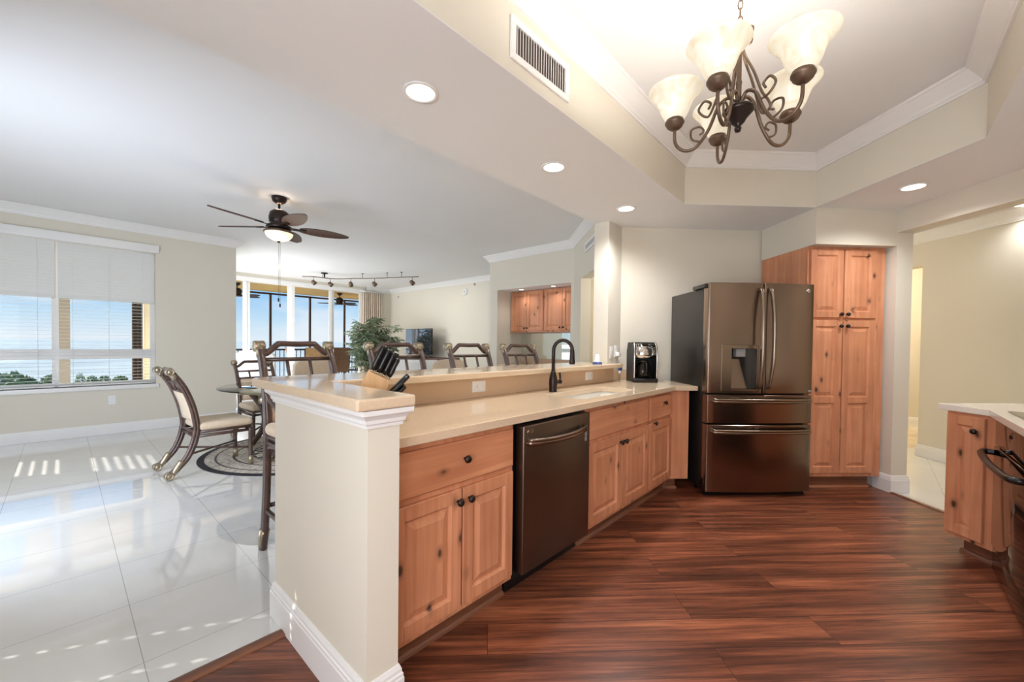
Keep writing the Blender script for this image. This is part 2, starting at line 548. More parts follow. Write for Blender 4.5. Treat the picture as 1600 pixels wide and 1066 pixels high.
# ------------------------------------------------------------------ mesh builder
class MB:
    def __init__(self):
        self.v = []
        self.f = []
        self.sm = []

    def add(self, verts, faces, mtx=None, smooth=False):
        o = len(self.v)
        for p in verts:
            p = Vector(p)
            self.v.append(mtx @ p if mtx else p)
        for f in faces:
            self.f.append([i + o for i in f])
            self.sm.append(smooth)
        return self

    def box(self, a, b, mtx=None):
        x0, y0, z0 = a
        x1, y1, z1 = b
        vs = [(x0, y0, z0), (x1, y0, z0), (x1, y1, z0), (x0, y1, z0), (x0, y0, z1), (x1, y0, z1), (x1, y1, z1), (x0, y1, z1)]
        fs = [(0, 3, 2, 1), (4, 5, 6, 7), (0, 1, 5, 4), (1, 2, 6, 5), (2, 3, 7, 6), (3, 0, 4, 7)]
        return self.add(vs, fs, mtx)

    def rbox(self, a, b, r=0.01, seg=3, mtx=None, smooth=True):
        """box with rounded edges"""
        bm = bmesh.new()
        c = [(a[i] + b[i]) / 2 for i in range(3)]
        s = [abs(b[i] - a[i]) for i in range(3)]
        bmesh.ops.create_cube(bm, size=1.0, matrix=Matrix.Translation(c) @ Matrix.Diagonal((s[0], s[1], s[2], 1)))
        r = min(r, min(s) * 0.49)
        bmesh.ops.bevel(bm, geom=list(bm.edges), offset=r, segments=seg, profile=0.5, affect='EDGES')
        bm.verts.index_update()
        self.add([v.co.copy() for v in bm.verts], [[v.index for v in f.verts] for f in bm.faces], mtx, smooth)
        bm.free()
        return self

    def prism(self, poly, z0, z1, mtx=None):
        n = len(poly)
        area = sum(poly[i][0] * poly[(i + 1) % n][1] - poly[(i + 1) % n][0] * poly[i][1] for i in range(n))
        if area < 0:
            poly = poly[::-1]
        vs = [(p[0], p[1], z0) for p in poly] + [(p[0], p[1], z1) for p in poly]
        fs = [tuple(range(n))[::-1], tuple(range(n, 2 * n))]
        fs += [(i, (i + 1) % n, n + (i + 1) % n, n + i) for i in range(n)]
        return self.add(vs, fs, mtx)

    def tube(self, path, rad, n=10, mtx=None, cap=True, squash=None):
        pts = [Vector(p) for p in path]
        m = len(pts)
        rads = rad if isinstance(rad, (list, tuple)) else [rad] * m
        vs = []
        prev = None
        for i, p in enumerate(pts):
            d = (pts[min(i + 1, m - 1)] - pts[max(i - 1, 0)])
            if d.length < 1e-9:
                d = Vector((0, 0, 1))
            d.normalize()
            if prev is None:
                h = Vector((0, 0, 1)) if abs(d.z) < 0.9 else Vector((1, 0, 0))
                u = d.cross(h).normalized()
            else:
                u = (prev - d * prev.dot(d))
                u = u.normalized() if u.length > 1e-6 else d.orthogonal().normalized()
            prev = u
            w = d.cross(u)
            for k in range(n):
                a = 2 * PI * k / n
                vs.append(p + (u * math.cos(a) + w * math.sin(a)) * rads[i])
        fs = []
        for i in range(m - 1):
            for k in range(n):
                fs.append((i * n + k, i * n + (k + 1) % n, (i + 1) * n + (k + 1) % n, (i + 1) * n + k))
        if cap:
            fs.append(tuple(range(n))[::-1])
            fs.append(tuple(range((m - 1) * n, m * n)))
        return self.add(vs, fs, mtx, True)

    def lathe(self, prof, n=24, mtx=None, cap=True, smooth=True):
        vs = []
        for r, z in prof:
            for k in range(n):
                a = 2 * PI * k / n
                vs.append((r * math.cos(a), r * math.sin(a), z))
        fs = []
        m = len(prof)
        for i in range(m - 1):
            for k in range(n):
                fs.append((i * n + k, i * n + (k + 1) % n, (i + 1) * n + (k + 1) % n, (i + 1) * n + k))
        if cap:
            fs.append(tuple(range(n))[::-1])
            fs.append(tuple(range((m - 1) * n, m * n)))
        return self.add(vs, fs, mtx, smooth)

    def ball(self, c, r, n=12, sz=(1, 1, 1), mtx=None):
        m = Matrix.Translation(c) @ Matrix.Diagonal((sz[0], sz[1], sz[2], 1))
        if mtx:
            m = mtx @ m
        k = n // 2 + 1
        return self.lathe([(max(1e-4, r * math.sin(PI * i / k)), -r * math.cos(PI * i / k)) for i in range(k + 1)], n, m)

    def loft_rect(self, x0, x1, z0, z1, steps, yb, mtx=None):
        """panel in the xz plane facing -y: steps = (inset, y) rings from the back edge to the centre"""
        vs = [(x0, yb, z0), (x1, yb, z0), (x1, yb, z1), (x0, yb, z1)]
        fs = [(0, 3, 2, 1)]
        o = 0
        for i, (ins, y) in enumerate(steps):
            vs += [(x0 + ins, y, z0 + ins), (x1 - ins, y, z0 + ins), (x1 - ins, y, z1 - ins), (x0 + ins, y, z1 - ins)]
            for k in range(4):
                fs.append((o + k, o + (k + 1) % 4, o + 4 + (k + 1) % 4, o + 4 + k))
            o += 4
        fs.append((o, o + 1, o + 2, o + 3))
        return self.add(vs, fs, mtx)

    def sweep(self, path, prof, closed=False, mtx=None):
        """profile of (offset to the left of the path, z) along a 2-D path with mitred corners"""
        pts = [Vector((p[0], p[1])) for p in path]
        n = len(pts)
        ms = []
        for i in range(n):
            a = pts[i] - pts[i - 1] if (i > 0 or closed) else None
            b = pts[(i + 1) % n] - pts[i] if (i < n - 1 or closed) else None
            na = Vector((-a.y, a.x)).normalized() if a is not None else None
            nb = Vector((-b.y, b.x)).normalized() if b is not None else None
            if na is None:
                ms.append(nb)
            elif nb is None:
                ms.append(na)
            else:
                s = na + nb
                ms.append(s / max(0.2, (1 + na.dot(nb))))
        k = len(prof)
        vs = []
        for p, m in zip(pts, ms):
            for o, z in prof:
                q = p + m * o
                vs.append((q.x, q.y, z))
        fs = []
        for i in range(n if closed else n - 1):
            j = (i + 1) % n
            for a in range(k):
                b = (a + 1) % k
                fs.append((i * k + a, j * k + a, j * k + b, i * k + b))
        if not closed:
            fs.append(tuple(range(k)))
            fs.append(tuple(range((n - 1) * k, n * k))[::-1])
        return self.add(vs, fs, mtx)

    def build(self, name, m, parent=None, loc=None, rotz=0, bevel=0):
        me = bpy.data.meshes.new(name)
        me.from_pydata([tuple(v) for v in self.v], [], self.f)
        me.polygons.foreach_set('use_smooth', self.sm)
        me.materials.append(m)
        bm = bmesh.new()
        bm.from_mesh(me)
        bmesh.ops.recalc_face_normals(bm, faces=bm.faces)
        bm.to_mesh(me)
        bm.free()
        me.update()
        o = bpy.data.objects.new(name, me)
        COL.objects.link(o)
        if parent is not None:
            o.parent = parent
        if loc is not None:
            o.location = loc
        o.rotation_euler = (0, 0, rotz)
        if bevel:
            b = o.modifiers.new('bevel', 'BEVEL')
            b.width = bevel
            b.segments = 2
            b.limit_method = 'ANGLE'
            b.angle_limit = R(40)
        return o


def tag(o, label=None, cat=None, group=None, kind=None):
    if label:
        o['label'] = label
    if cat:
        o['category'] = cat
    if group:
        o['group'] = group
    if kind:
        o['kind'] = kind
    return o


def thing(name, label, cat, loc=(0, 0, 0), rotz=0, group=None):
    o = bpy.data.objects.new(name, None)
    o.empty_display_size = 0.1
    COL.objects.link(o)
    o.location = loc
    o.rotation_euler = (0, 0, rotz)
    return tag(o, label, cat, group)


def struct(name, mb, m, label, cat, parent=None):
    o = mb.build(name, m, parent)
    if parent is None:
        tag(o, label, cat, None, 'structure')
    return o


def dup(root, loc, rotz, label, group=None):
    def cp(o, par):
        c = o.copy()
        COL.objects.link(c)
        c.parent = par
        for ch in kids.get(o.name, []):
            cp(ch, c)
        return c
    kids = {}
    for o in list(COL.objects):
        if o.parent:
            kids.setdefault(o.parent.name, []).append(o)
    r = cp(root, None)
    r.location = loc
    r.rotation_euler = (0, 0, rotz)
    return tag(r, label, None, group)


def bez(p, n=16):
    """Catmull-Rom through the points"""
    p = [Vector(q) for q in p]
    out = []
    for i in range(len(p) - 1):
        a, b, c, d = p[max(i - 1, 0)], p[i], p[i + 1], p[min(i + 2, len(p) - 1)]
        for k in range(n):
            t = k / n
            out.append(0.5 * ((2 * b) + (c - a) * t + (2 * a - 5 * b + 4 * c - d) * t * t + (3 * b - a - 3 * c + d) * t ** 3))
    out.append(p[-1])
    return out


def T(x, y, z):
    return Matrix.Translation((x, y, z))


def RX(a):
    return Matrix.Rotation(a, 4, 'X')


def RY(a):
    return Matrix.Rotation(a, 4, 'Y')


def RZ(a):
    return Matrix.Rotation(a, 4, 'Z')


def P2(x, y, u, w):
    """point u along the fridge front (P) and w into the fridge (D) from x, y"""
    return (x + S2 * u + S2 * w, y - S2 * u + S2 * w)


ZK, ZL, ZT, ZH = 2.46, 2.84, 2.88, 2.61     # kitchen soffit, living ceiling, tray, hall
XW = -1.30                                  # wall behind the camera / left
YW = 7.57                                   # dining window wall
YB = 10.90                                  # balcony doors
XT = 6.62                                   # television wall
XN = 5.19                                   # wet bar wall
ALL_STRUCT = []

# ------------------------------------------------------------------ floors
b = MB()
b.prism([(XW, -3.2), (10.6, -3.2), (10.6, YB + 0.1), (XW, YB + 0.1)], -0.06, -0.0015)
struct('floor', b, TILE, 'polished white tile floor of the dining and living room', 'floor')
WOODPOLY = [(XW, -1.15), (3.95, -1.15), (4.22, -0.735), (4.86, -0.10), (5.35, 0.37), (3.80, 1.95), (XW, 1.88)]
b = MB().prism(WOODPOLY, -0.0014, 0.0)
struct('floor_kitchen', b, PLANK, 'red brown plank floor of the kitchen', 'floor')
b = MB().sweep([(XW, 1.88), (0.632, 1.88)], [(-0.028, 0), (-0.026, 0.006), (-0.012, 0.010), (0.012, 0.010), (0.026, 0.006), (0.028, 0)])
struct('trim_1', b, THRESH, 'brown wooden threshold strip between the planks and the white tile, left of the end wall', 'threshold')
b = MB().sweep([(4.835, -0.125), (4.20, -0.76)], [(-0.022, 0), (-0.02, 0.006), (-0.01, 0.010), (0.01, 0.010), (0.02, 0.006), (0.022, 0)])
struct('trim_2', b, THRESH, 'brown wooden threshold strip at the hall opening beside the white pillar', 'threshold')

# ------------------------------------------------------------------ ceilings
HOLE = [(3.522, 1.229), (4.316, 0.408), (3.500, -0.438), (-0.25, -0.438), (-1.05, 0.40), (-0.25, 1.229)]
OUT = [(XW, -1.15), (3.95, -1.15), (4.22, -0.80), (4.95, -0.10), (5.45, 0.42), (3.86, 2.08), (XW, 2.08)]


def holed(outer, hole, z, zt):
    vs = [Vector((p[0], p[1], 0)) for p in outer] + [Vector((p[0], p[1], 0)) for p in hole]
    tris = tessellate_polygon([vs[:len(outer)], vs[len(outer):]])
    n = len(vs)
    verts = [(v.x, v.y, z) for v in vs] + [(v.x, v.y, zt) for v in vs]
    fs = [tuple(t) for t in tris] + [tuple(i + n for i in t)[::-1] for t in tris]
    for lo, cnt in ((0, len(outer)), (len(outer), len(hole))):
        for i in range(cnt):
            a, c = lo + i, lo + (i + 1) % cnt
            fs.append((a, c, c + n, a + n))
    return verts, fs


b = MB()
b.add(*holed(OUT, HOLE, ZK, ZK + 0.0028))
struct('ceiling_soffit', b, CEIL, 'lowered white ceiling band over the kitchen around the tray', 'ceiling')
b = MB()
b.sweep(HOLE, [(0.0, ZK + 0.003), (0.0, ZT), (0.05, ZT), (0.05, ZK + 0.003)], True)
struct('wall_tray', b, WALL, 'beige upright sides of the raised kitchen ceiling tray', 'wall')
b = MB().prism(HOLE, ZT, ZT + 0.05)
struct('ceiling_tray', b, CEIL, 'raised white ceiling inside the kitchen tray above the chandelier', 'ceiling')
CROWN = [(0, -0.112), (0.012, -0.112), (0.014, -0.100), (0.022, -0.094), (0.026, -0.082), (0.036, -0.062), (0.052, -0.042),
         (0.072, -0.028), (0.078, -0.018), (0.090, -0.014), (0.096, -0.002), (0.096, 0)]


def crown(name, path, zc, label, closed=False, k=1.0):
    b = MB().sweep(path, [(o * k, zc + z * k - 0.001) for o, z in CROWN], closed)
    return struct(name, b, TRIM, label, 'crown moulding')


def base(name, path, label, h=0.15):
    pr = [(0, 0), (0.016, 0), (0.016, h - 0.045), (0.0135, h - 0.04), (0.0135, h - 0.03), (0.010, h - 0.025), (0.0095, h - 0.015),
          (0.004, h), (0, h)]
    b = MB().sweep(path, pr)
    return struct(name, b, TRIM, label, 'baseboard')


crown('trim_3', HOLE[::-1], ZT, 'white crown moulding around the raised kitchen tray', True)
b = MB().box((XW, 2.08, ZL), (6.95, YB + 0.15, ZL + 0.06))
struct('ceiling_living', b, CEIL, 'white ceiling of the dining and living room', 'ceiling')
b = MB().box((XW, 2.03, ZK + 0.003), (3.86, 2.08, ZL + 0.06))
struct('wall_soffit', b, WALL, 'upright edge where the kitchen soffit meets the higher living ceiling', 'wall')
b = MB().prism([(3.9, -3.2), (10.6, -3.2), (10.6, 3.3), (5.32, 3.3), (4.0, 2.1), (5.5, 0.45), (4.95, -0.21), (4.0, -1.15)], ZH, ZH + 0.06)
struct('ceiling_hall', b, CEIL, 'white ceiling of the hall right of the pantry', 'ceiling')
b = MB().box((XW - 0.3, -3.5, 2.99), (10.9, YB + 0.2, 3.10))  # unseen cover added over all rooms to block sun and sky
struct('light_block_slab', b, COLM, 'unseen slab added above the ceilings to keep sun and sky out', 'slab')

# ------------------------------------------------------------------ walls
# wall behind the camera with a narrow window that throws the stripes of sun
WIN_Y = (6.42, 7.16)
WIN_Z = (0.50, 1.22)
b = MB()
SHY, SHZ = (2.72, 3.56), (0.50, 1.34)
b.box((XW - 0.15, -1.3, 0), (XW, SHY[0], 2.99))
b.box((XW - 0.15, SHY[1], 0), (XW, WIN_Y[0], 2.99))
b.box((XW - 0.15, SHY[0], 0), (XW, SHY[1], SHZ[0]))
b.box((XW - 0.15, SHY[0], SHZ[1]), (XW, SHY[1], 2.99))
b.box((XW - 0.15, WIN_Y[1], 0), (XW, YW + 0.2, 2.99))
b.box((XW - 0.15, WIN_Y[0], 0), (XW, WIN_Y[1], WIN_Z[0]))
b.box((XW - 0.15, WIN_Y[0], WIN_Z[1]), (XW, WIN_Y[1], 2.99))
struct('wall_left', b, WALL, 'beige wall at the left end of the kitchen and dining room', 'wall')
b = MB()
n_sl = int((WIN_Z[1] - WIN_Z[0]) / 0.044)
for i in range(n_sl):
    z = WIN_Z[0] + 0.01 + i * 0.044
    if 0.705 < z < 0.775:
        b.box((XW - 0.09, WIN_Y[0], z - 0.005), (XW - 0.06, WIN_Y[1], z + 0.045))
    b.box((XW - 0.10, WIN_Y[0], z), (XW - 0.05, WIN_Y[1], z + 0.003), T(XW - 0.075, 0, z) @ RY(R(-6)) @ T(-XW + 0.075, 0, -z))
struct('window_3', b, BLIND, 'narrow blind-covered window in the left wall', 'window')

# second window in the same wall: blind fully shut, sun only comes through the cord holes
b = MB()
ys = [SHY[0], 3.0 - 0.006, 3.0 + 0.006, 3.26 - 0.006, 3.26 + 0.006, SHY[1]]
zs_ = [SHZ[0]]
for i in range(17):
    zc_ = 0.565 + 0.044 * i
    zs_ += [zc_ - 0.005, zc_ + 0.005]
zs_.append(SHZ[1])
for j in range(len(zs_) - 1):
    for i in range(5):
        if i in (1, 3) and j % 2 == 1:
            continue
        b.box((XW - 0.074, ys[i], zs_[j]), (XW - 0.072, ys[i + 1], zs_[j + 1]))
struct('window_4', b, BLIND, 'window in the left wall with its blind shut', 'window')

# dining window wall
WX = (-1.06, 0.885)
WZ = (0.645, 2.50)
b = MB()
b.box((XW - 0.15, YW, 0), (1.85, YW + 0.2, WZ[0]))
b.box((XW - 0.15, YW, WZ[1]), (1.85, YW + 0.2, 2.99))
b.box((XW - 0.15, YW, WZ[0]), (WX[0], YW + 0.2, WZ[1]))
b.box((WX[1], YW, WZ[0]), (1.85, YW + 0.2, WZ[1]))
b.box((1.65, YW + 0.2, 0), (1.85, YB + 0.1, 2.99))
struct('wall_back', b, WALL, 'beige wall around the dining window', 'wall')
base('baseboard_back', [(1.85, YB), (1.85, YW), (XW, YW)], 'white baseboard under the dining window', 0.135)
crown('trim_4', [(1.85, YB - 0.03), (1.85, YW), (XW, YW)], ZL, 'white crown moulding above the dining window')
# sill
b = MB().rbox((WX[0] - 0.05, YW - 0.03, WZ[0] - 0.055), (WX[1] + 0.03, YW + 0.12, WZ[0]), 0.006)
struct('trim_5', b, TRIM, 'white sill of the dining window', 'window sill')
# window frame and panes
w1 = thing('window_1', 'wide dining window behind white blinds', 'window', (0, YW + 0.13, 0))
w1['kind'] = 'structure'
b = MB()
mid = -0.058
for x0, x1 in ((WX[0], WX[0] + 0.05), (WX[1] - 0.05, WX[1]), (mid - 0.03, mid + 0.03)):
    b.box((x0, -0.03, WZ[0] + 0.05), (x1, 0.03, WZ[1] - 0.05))
b.box((WX[0], -0.03, WZ[0]), (WX[1], 0.03, WZ[0] + 0.05))
b.box((WX[0], -0.03, WZ[1] - 0.05), (WX[1], 0.03, WZ[1]))
b.box((WX[0] + 0.001, -0.036, 1.00), (WX[1] - 0.001, 0.036, 1.125))
b.build('window_frame', TRIM, w1)
for x0, x1 in ((WX[0] + 0.05, mid - 0.03), (mid + 0.03, WX[1] - 0.05)):
    for z0, z1 in ((WZ[0] + 0.05, 1.00), (1.125, WZ[1] - 0.05)):
        MB().box((x0, -0.003, z0), (x1, 0.003, z1)).build('pane', GLASS, w1)


def blind(x0, x1, label):
    t = thing('window_blind', label, 'window blind', (0, YW + 0.045, 0), 0, 'white blinds on the dining window')
    b = MB()
    z = WZ[0] + 0.045
    zs = 1.80
    while z < zs:
        m = T(0, 0, z) @ RX(R(0.5))
        b.box((x0, -0.024, -0.0012), (x1, 0.024, 0.0012), m)
        z += 0.0445
    b.build('open_slats', BLIND, t)
    b = MB()
    z = zs
    while z < 2.46:
        m = T(0, 0, z) @ RX(R(72))
        b.box((x0, -0.024, -0.0012), (x1, 0.024, 0.0012), m)
        z += 0.040
    b.build('closed_slats', BLIND, t)
    MB().rbox((x0, -0.026, zs - 0.03), (x1, 0.026, zs - 0.012), 0.004).build('middle_rail', BLIND, t)
    MB().rbox((x0, -0.026, WZ[0] + 0.006), (x1, 0.026, WZ[0] + 0.026), 0.004).build('bottom_rail', BLIND, t)
    b = MB()
    for k in range(3):
        x = x0 + (x1 - x0) * (0.14 + 0.36 * k)
        for dy in (-0.027, 0.027):
            b.tube([(x, dy, WZ[0] + 0.02), (x, dy, 2.47)], 0.0012, 5)
    b.build('ladder_cord', BLIND, t)
    return t


blind(WX[0] + 0.012, -0.062, 'left white blind on the dining window, upper slats shut and lower open')
blind(-0.036, WX[1] - 0.012, 'right white blind on the dining window, next to the beige wall')
b = MB().rbox((WX[0] - 0.04, YW - 0.05, 2.475), (WX[1] + 0.035, YW + 0.06, 2.585), 0.008)
tag(b.build('blind_valance', TRIM), 'long white valance board above the dining window blinds', 'valance')

# balcony wall: header, jambs
b = MB()
b.box((1.65, YB, 2.69), (XT + 0.15, YB + 0.15, 2.99))
b.box((5.72, YB, 0), (XT + 0.15, YB + 0.15, 2.69))
struct('wall_balcony', b, WALL, 'wall around the sliding balcony doors', 'wall')
b = MB().sweep([(5.80, YB), (1.85, YB)], [(0, 2.655), (0.03, 2.655), (0.03, 2.74), (0.02, 2.765), (0.0, 2.765)])
struct('trim_6', b, TRIM, 'white head casing over the sliding balcony doors', 'casing')
DX = [1.86, 2.88, 3.85, 4.865, 5.74]
for i in range(4):
    x0, x1 = DX[i], DX[i + 1]
    y = YB + 0.04 + 0.045 * (i % 2)
    d = thing('door_%d' % (i + 1), ['first', 'second', 'third', 'fourth'][i] + ' sliding glass balcony door panel counted from the dining wall', 'glass door', (0, y, 0))
    d['kind'] = 'structure'
    b = MB()
    fw = 0.075
    b.box((x0, -0.02, 0.0), (x0 + fw, 0.02, 2.69))
    b.box((x1 - fw, -0.02, 0.0), (x1, 0.02, 2.69))
    b.box((x0 + fw, -0.018, 0.0), (x1 - fw, 0.018, 0.10))
    b.box((x0 + fw, -0.018, 2.645), (x1 - fw, 0.018, 2.69))
    b.build('door_frame', TRIM, d)
    MB().box((x0 + fw, -0.003, 0.10), (x1 - fw, 0.003, 2.645)).build('pane', GLASS, d)

# television wall and wet bar block
b = MB()
b.box((XT, 5.23, 0), (XT + 0.15, YB + 0.15, 2.99))
struct('wall_tv', b, WALL, 'beige wall behind the television', 'wall')
crown('trim_7', [(XT, 5.23), (XT, YB), (5.8, YB)], ZL, 'white crown moulding on the television wall')
NY = (3.475, 5.035)
b = MB()
b.box((XN, NY[1], 0), (XT, 5.23, 2.99))                     # left jamb and return
b.box((XN, 3.42, 0), (5.95, NY[0], 2.99))                   # right jamb
b.box((XN, NY[0], 2.22), (5.95, NY[1], 2.99))               # header
b.box((5.87, NY[0], 0), (6.0, NY[1], 2.3))                  # niche back
struct('wall_niche', b, WALL, 'beige wall around the wet bar alcove', 'wall')
b = MB().box((XN + 0.005, NY[0] - 0.01, 2.215), (5.88, NY[1] + 0.01, 2.225))
struct('ceiling_niche', b, CEIL, 'white ceiling of the wet bar alcove', 'ceiling')
# diagonal wall with hall opening
C0 = Vector((XN, 3.42))


def dd(t, off=0.0):
    """along the diagonal wall from the wet bar corner; off behind it"""
    return (C0.x - S2 * t + S2 * off, C0.y - S2 * t - S2 * off)


b = MB()
b.prism([dd(0), dd(0.465), dd(0.465, 0.14), dd(0, 0.14)], 0, 2.99)
b.prism([dd(0.465), dd(1.7), dd(1.7, 0.14), dd(0.465, 0.14)], 2.19, 2.99)
struct('wall_diagonal', b, WALL, 'pale angled wall with a hall opening right of the wet bar', 'wall')
b = MB().prism([(5.95, 3.47), (5.95, 1.2), (5.85, 1.2), (5.85, 3.47)], 0, 2.6)
b.prism([(5.9, 1.3), (4.75, 1.3), (4.75, 1.2), (5.9, 1.2)], 0, 2.6)
struct('wall_passage', b, WALL, 'beige wall inside the passage right of the wet bar', 'wall')
crown('trim_8', [dd(1.4), dd(0), (XN, 5.23), (XT, 5.23)], ZL, 'white crown moulding above the wet bar')

# kitchen back wall: column at the bar end and the long wall behind the refrigerator
b = MB()
b.prism([(3.54, 1.94), (3.80, 1.94), (5.37, 0.37), (5.48, 0.48), (3.86, 2.10), (3.54, 2.10)], 0, ZL)
struct('wall_kitchen', b, WALL, 'beige wall behind the refrigerator and coffee maker', 'wall')
# soffit above the pantry
SF = (4.324, 0.403)
b = MB().prism([P2(*SF, 0, 0), P2(*SF, 0.735, 0), P2(*SF, 0.735, 0.70), P2(*SF, 0, 0.70)], 2.15, ZK + 0.01)
struct('wall_pantry_soffit', b, WALL, 'beige boxed soffit above the pantry cabinet', 'wall')
# pillar right of the pantry
PC = P2(*SF, 0.735, 0)
b = MB().prism([PC, P2(*PC, 0.145, 0), P2(*PC, 0.145, 0.80), P2(*PC, 0, 0.80)], 0, ZH)
struct('pillar', b, WALL, 'beige pillar between the pantry and the hall opening', 'pillar')
base('baseboard_pillar', [P2(*PC, 0.145, 0.80), P2(*PC, 0.145, 0), PC, P2(*PC, 0, 0.155)], 'white baseboard around the foot of the pillar')
# beam over the hall opening
b = MB().prism([PC, P2(*PC, 0.145, 0), P2(*PC, 0.145, -1.05), P2(*PC, 0, -1.05)], 2.265, ZH)
struct('beam', b, WALL, 'beige beam over the hall opening at the right', 'beam')

# hall
HC = Vector((6.75, -0.385))


def hh(t, off=0.0):
    return (HC.x - S2 * t + S2 * off, HC.y - S2 * t - S2 * off)


b = MB().prism([hh(0), hh(3.4), hh(3.4, 0.15), hh(0, 0.15)], 0, ZH)
struct('wall_hall', b, WALL, 'pale beige hall wall behind the right hand counter', 'wall')
base('baseboard_hall', [hh(3.4), hh(0), hh(0, 0.15)], 'white baseboard of the hall wall', 0.14)
crown('trim_9', [hh(3.4), hh(-1.6)], ZH, 'white crown moulding of the hall wall')
b = MB().prism([hh(0), hh(-1.6), hh(-1.6, 0.15), hh(0, 0.15)], 2.24, ZH)
struct('wall_hall_header', b, WALL, 'header above the far hall opening', 'wall')
b = MB().prism([(9.15, -3.2), (9.3, -3.2), (9.3, 3.4), (9.15, 3.4)], 0, ZH)
struct('wall_far', b, WALL, 'yellow lit wall at the far end of the hall', 'wall')
base('baseboard_far', [(9.15, -3.2), (9.15, 3.4)], 'white baseboard at the far end of the hall', 0.16)
b = MB().prism([(7.25, -1.2), (9.14, -1.2), (9.14, 1.2), (7.25, 1.2)], -0.001, 0.002)
struct('floor_far', b, MARBLE, 'veined stone floor at the far end of the hall', 'floor')
# outer shell so that no sky leaks in
b = MB()
b.box((XW - 0.15, -1.30, 0), (4.25, -1.15, 2.99))
b.prism([(4.10, -1.3), (4.10, -0.80), (4.20, -0.80), (4.35, -0.95), (4.35, -1.3)], 0, 2.99)
struct('wall_range', b, WALL, 'wall behind the right hand counter', 'wall')
b = MB()
b.box((4.25, -3.3, 0), (10.6, -3.2, 2.99))
b.box((10.5, -3.2, 0), (10.6, 3.4, 2.99))
b.box((6.0, 3.3, 0), (10.6, 3.4, 2.99))
b.box((4.25, -3.2, 0), (4.35, -1.3, 2.99))
struct('wall_outer', b, WALL, 'walls that close the hall out of sight', 'wall')

# ------------------------------------------------------------------ peninsula walls
EX0, EX1, EY0, EY1 = 0.648, 0.763, 1.195, 2.03
b = MB()
b.box((EX0, EY0, 0), (EX1, EY1, 1.046))
struct('wall_end', b, WALL, 'short beige end wall of the peninsula under the raised bar top', 'wall')
b = MB()
b.box((EX1, 1.915, 0), (3.54, EY1, 1.046))
struct('wall_bar', b, WALL, 'half wall under the raised bar top', 'wall')
base('baseboard_end', [(0.86, EY1), (EX0, EY1), (EX0, EY0), (EX1, EY0), (EX1, 1.30)][::-1], 'tall white baseboard around the peninsula end wall', 0.16)
pr = [(0, 0.985), (0.008, 0.985), (0.009, 0.995), (0.014, 1.0), (0.016, 1.012), (0.024, 1.022), (0.034, 1.03), (0.035, 1.046), (0, 1.046)]
b = MB().sweep([(EX1, 1.27), (EX1, EY0), (EX0, EY0), (EX0, EY1), (0.9, EY1)], pr)
struct('trim_10', b, TRIM, 'small white crown moulding under the bar top on the end wall', 'moulding')


# ------------------------------------------------------------------ cabinets
def door_mb(x0, x1, z0, z1, yf=0.0, t=0.02, fr=0.058, raised=True, mid=None):
    """cabinet door facing -y; front surface at yf - t, back at yf"""
    b = MB()
    y = yf - t

    def panel(a0, a1, c0, c1):
        b.loft_rect(a0, a1, c0, c1, [(0.0, y + 0.001), (0.004, y + 0.006), (0.008, y + 0.0125), (0.014, y + 0.0125), (0.040, y + 0.003), (0.043, y + 0.0015)], yf - 0.003)

    if not raised:
        b.loft_rect(x0, x1, z0, z1, [(0, y + 0.006), (0.006, y)], yf)
        return b
    zs = [z0 + fr] + ([mid - fr * 0.5, mid + fr * 0.5] if mid else []) + [z1 - fr]
    # stiles and rails as one framed slab around the panel openings
    for a0, a1 in ((x0, x0 + fr), (x1 - fr, x1)):
        b.loft_rect(a0, a1, z0, z1, [(0, y + 0.004), (0.003, y)], yf)
    rails = [(z0, zs[0])] + ([(zs[1], zs[2])] if mid else []) + [(zs[-1], z1)]
    for c0, c1 in rails:
        b.loft_rect(x0 + fr - 0.003, x1 - fr + 0.003, c0, c1, [(0, y + 0.004), (0.003, y)], yf)
    if mid:
        panel(x0 + fr - 0.002, x1 - fr + 0.002, zs[0] - 0.002, zs[1] + 0.002)
        panel(x0 + fr - 0.002, x1 - fr + 0.002, zs[2] - 0.002, zs[3] + 0.002)
    else:
        panel(x0 + fr - 0.002, x1 - fr + 0.002, zs[0] - 0.002, zs[1] + 0.002)
    return b


def knob(parent, x, y, z, r=0.0165):
    b = MB()
    b.lathe([(0.007, 0), (0.0065, 0.010), (0.008, 0.014), (r, 0.018), (r * 1.02, 0.023), (r * 0.8, 0.030), (r * 0.3, 0.033), (0.001, 0.0335)], 16, RX(R(90)))
    return b.build('knob', BRONZE, parent, (x, y, z))


def door(parent, x0, x1, z0, z1, kn=None, yf=0.0, name='door', mid=None, m=None, raised=True):
    o = door_mb(x0, x1, z0, z1, yf, mid=mid, raised=raised).build(name, m or (ALDER_V if raised else ALDER_H), parent)
    if kn:
        knob(o, kn[0], yf - 0.020, kn[1])
    return o


YC = 1.32        # face frame of the peninsula cabinets
ZD0, ZD1, ZR0, ZR1 = 0.130, 0.642, 0.668, 0.846


def carcass(t, x0, x1, depth=0.585, z0=0.10, z1=0.874, toe=True, m=None, low=None):
    b = MB().box((x0, 0.0, z0), (x1, depth, low or z1))
    if low:
        b.box((x0, 0.0, low + 0.0001), (x1, 0.02, z1))
        b.box((x0, 0.0201, low + 0.0001), (x0 + 0.010, depth, z1))
        b.box((x1 - 0.010, 0.0201, low + 0.0001), (x1, depth, z1))
    b.build('body', m or ALDER_V, t)
    if toe:
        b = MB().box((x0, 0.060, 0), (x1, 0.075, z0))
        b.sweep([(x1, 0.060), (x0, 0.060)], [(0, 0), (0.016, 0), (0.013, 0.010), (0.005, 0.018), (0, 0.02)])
        b.build('toe_kick', THRESH, t)


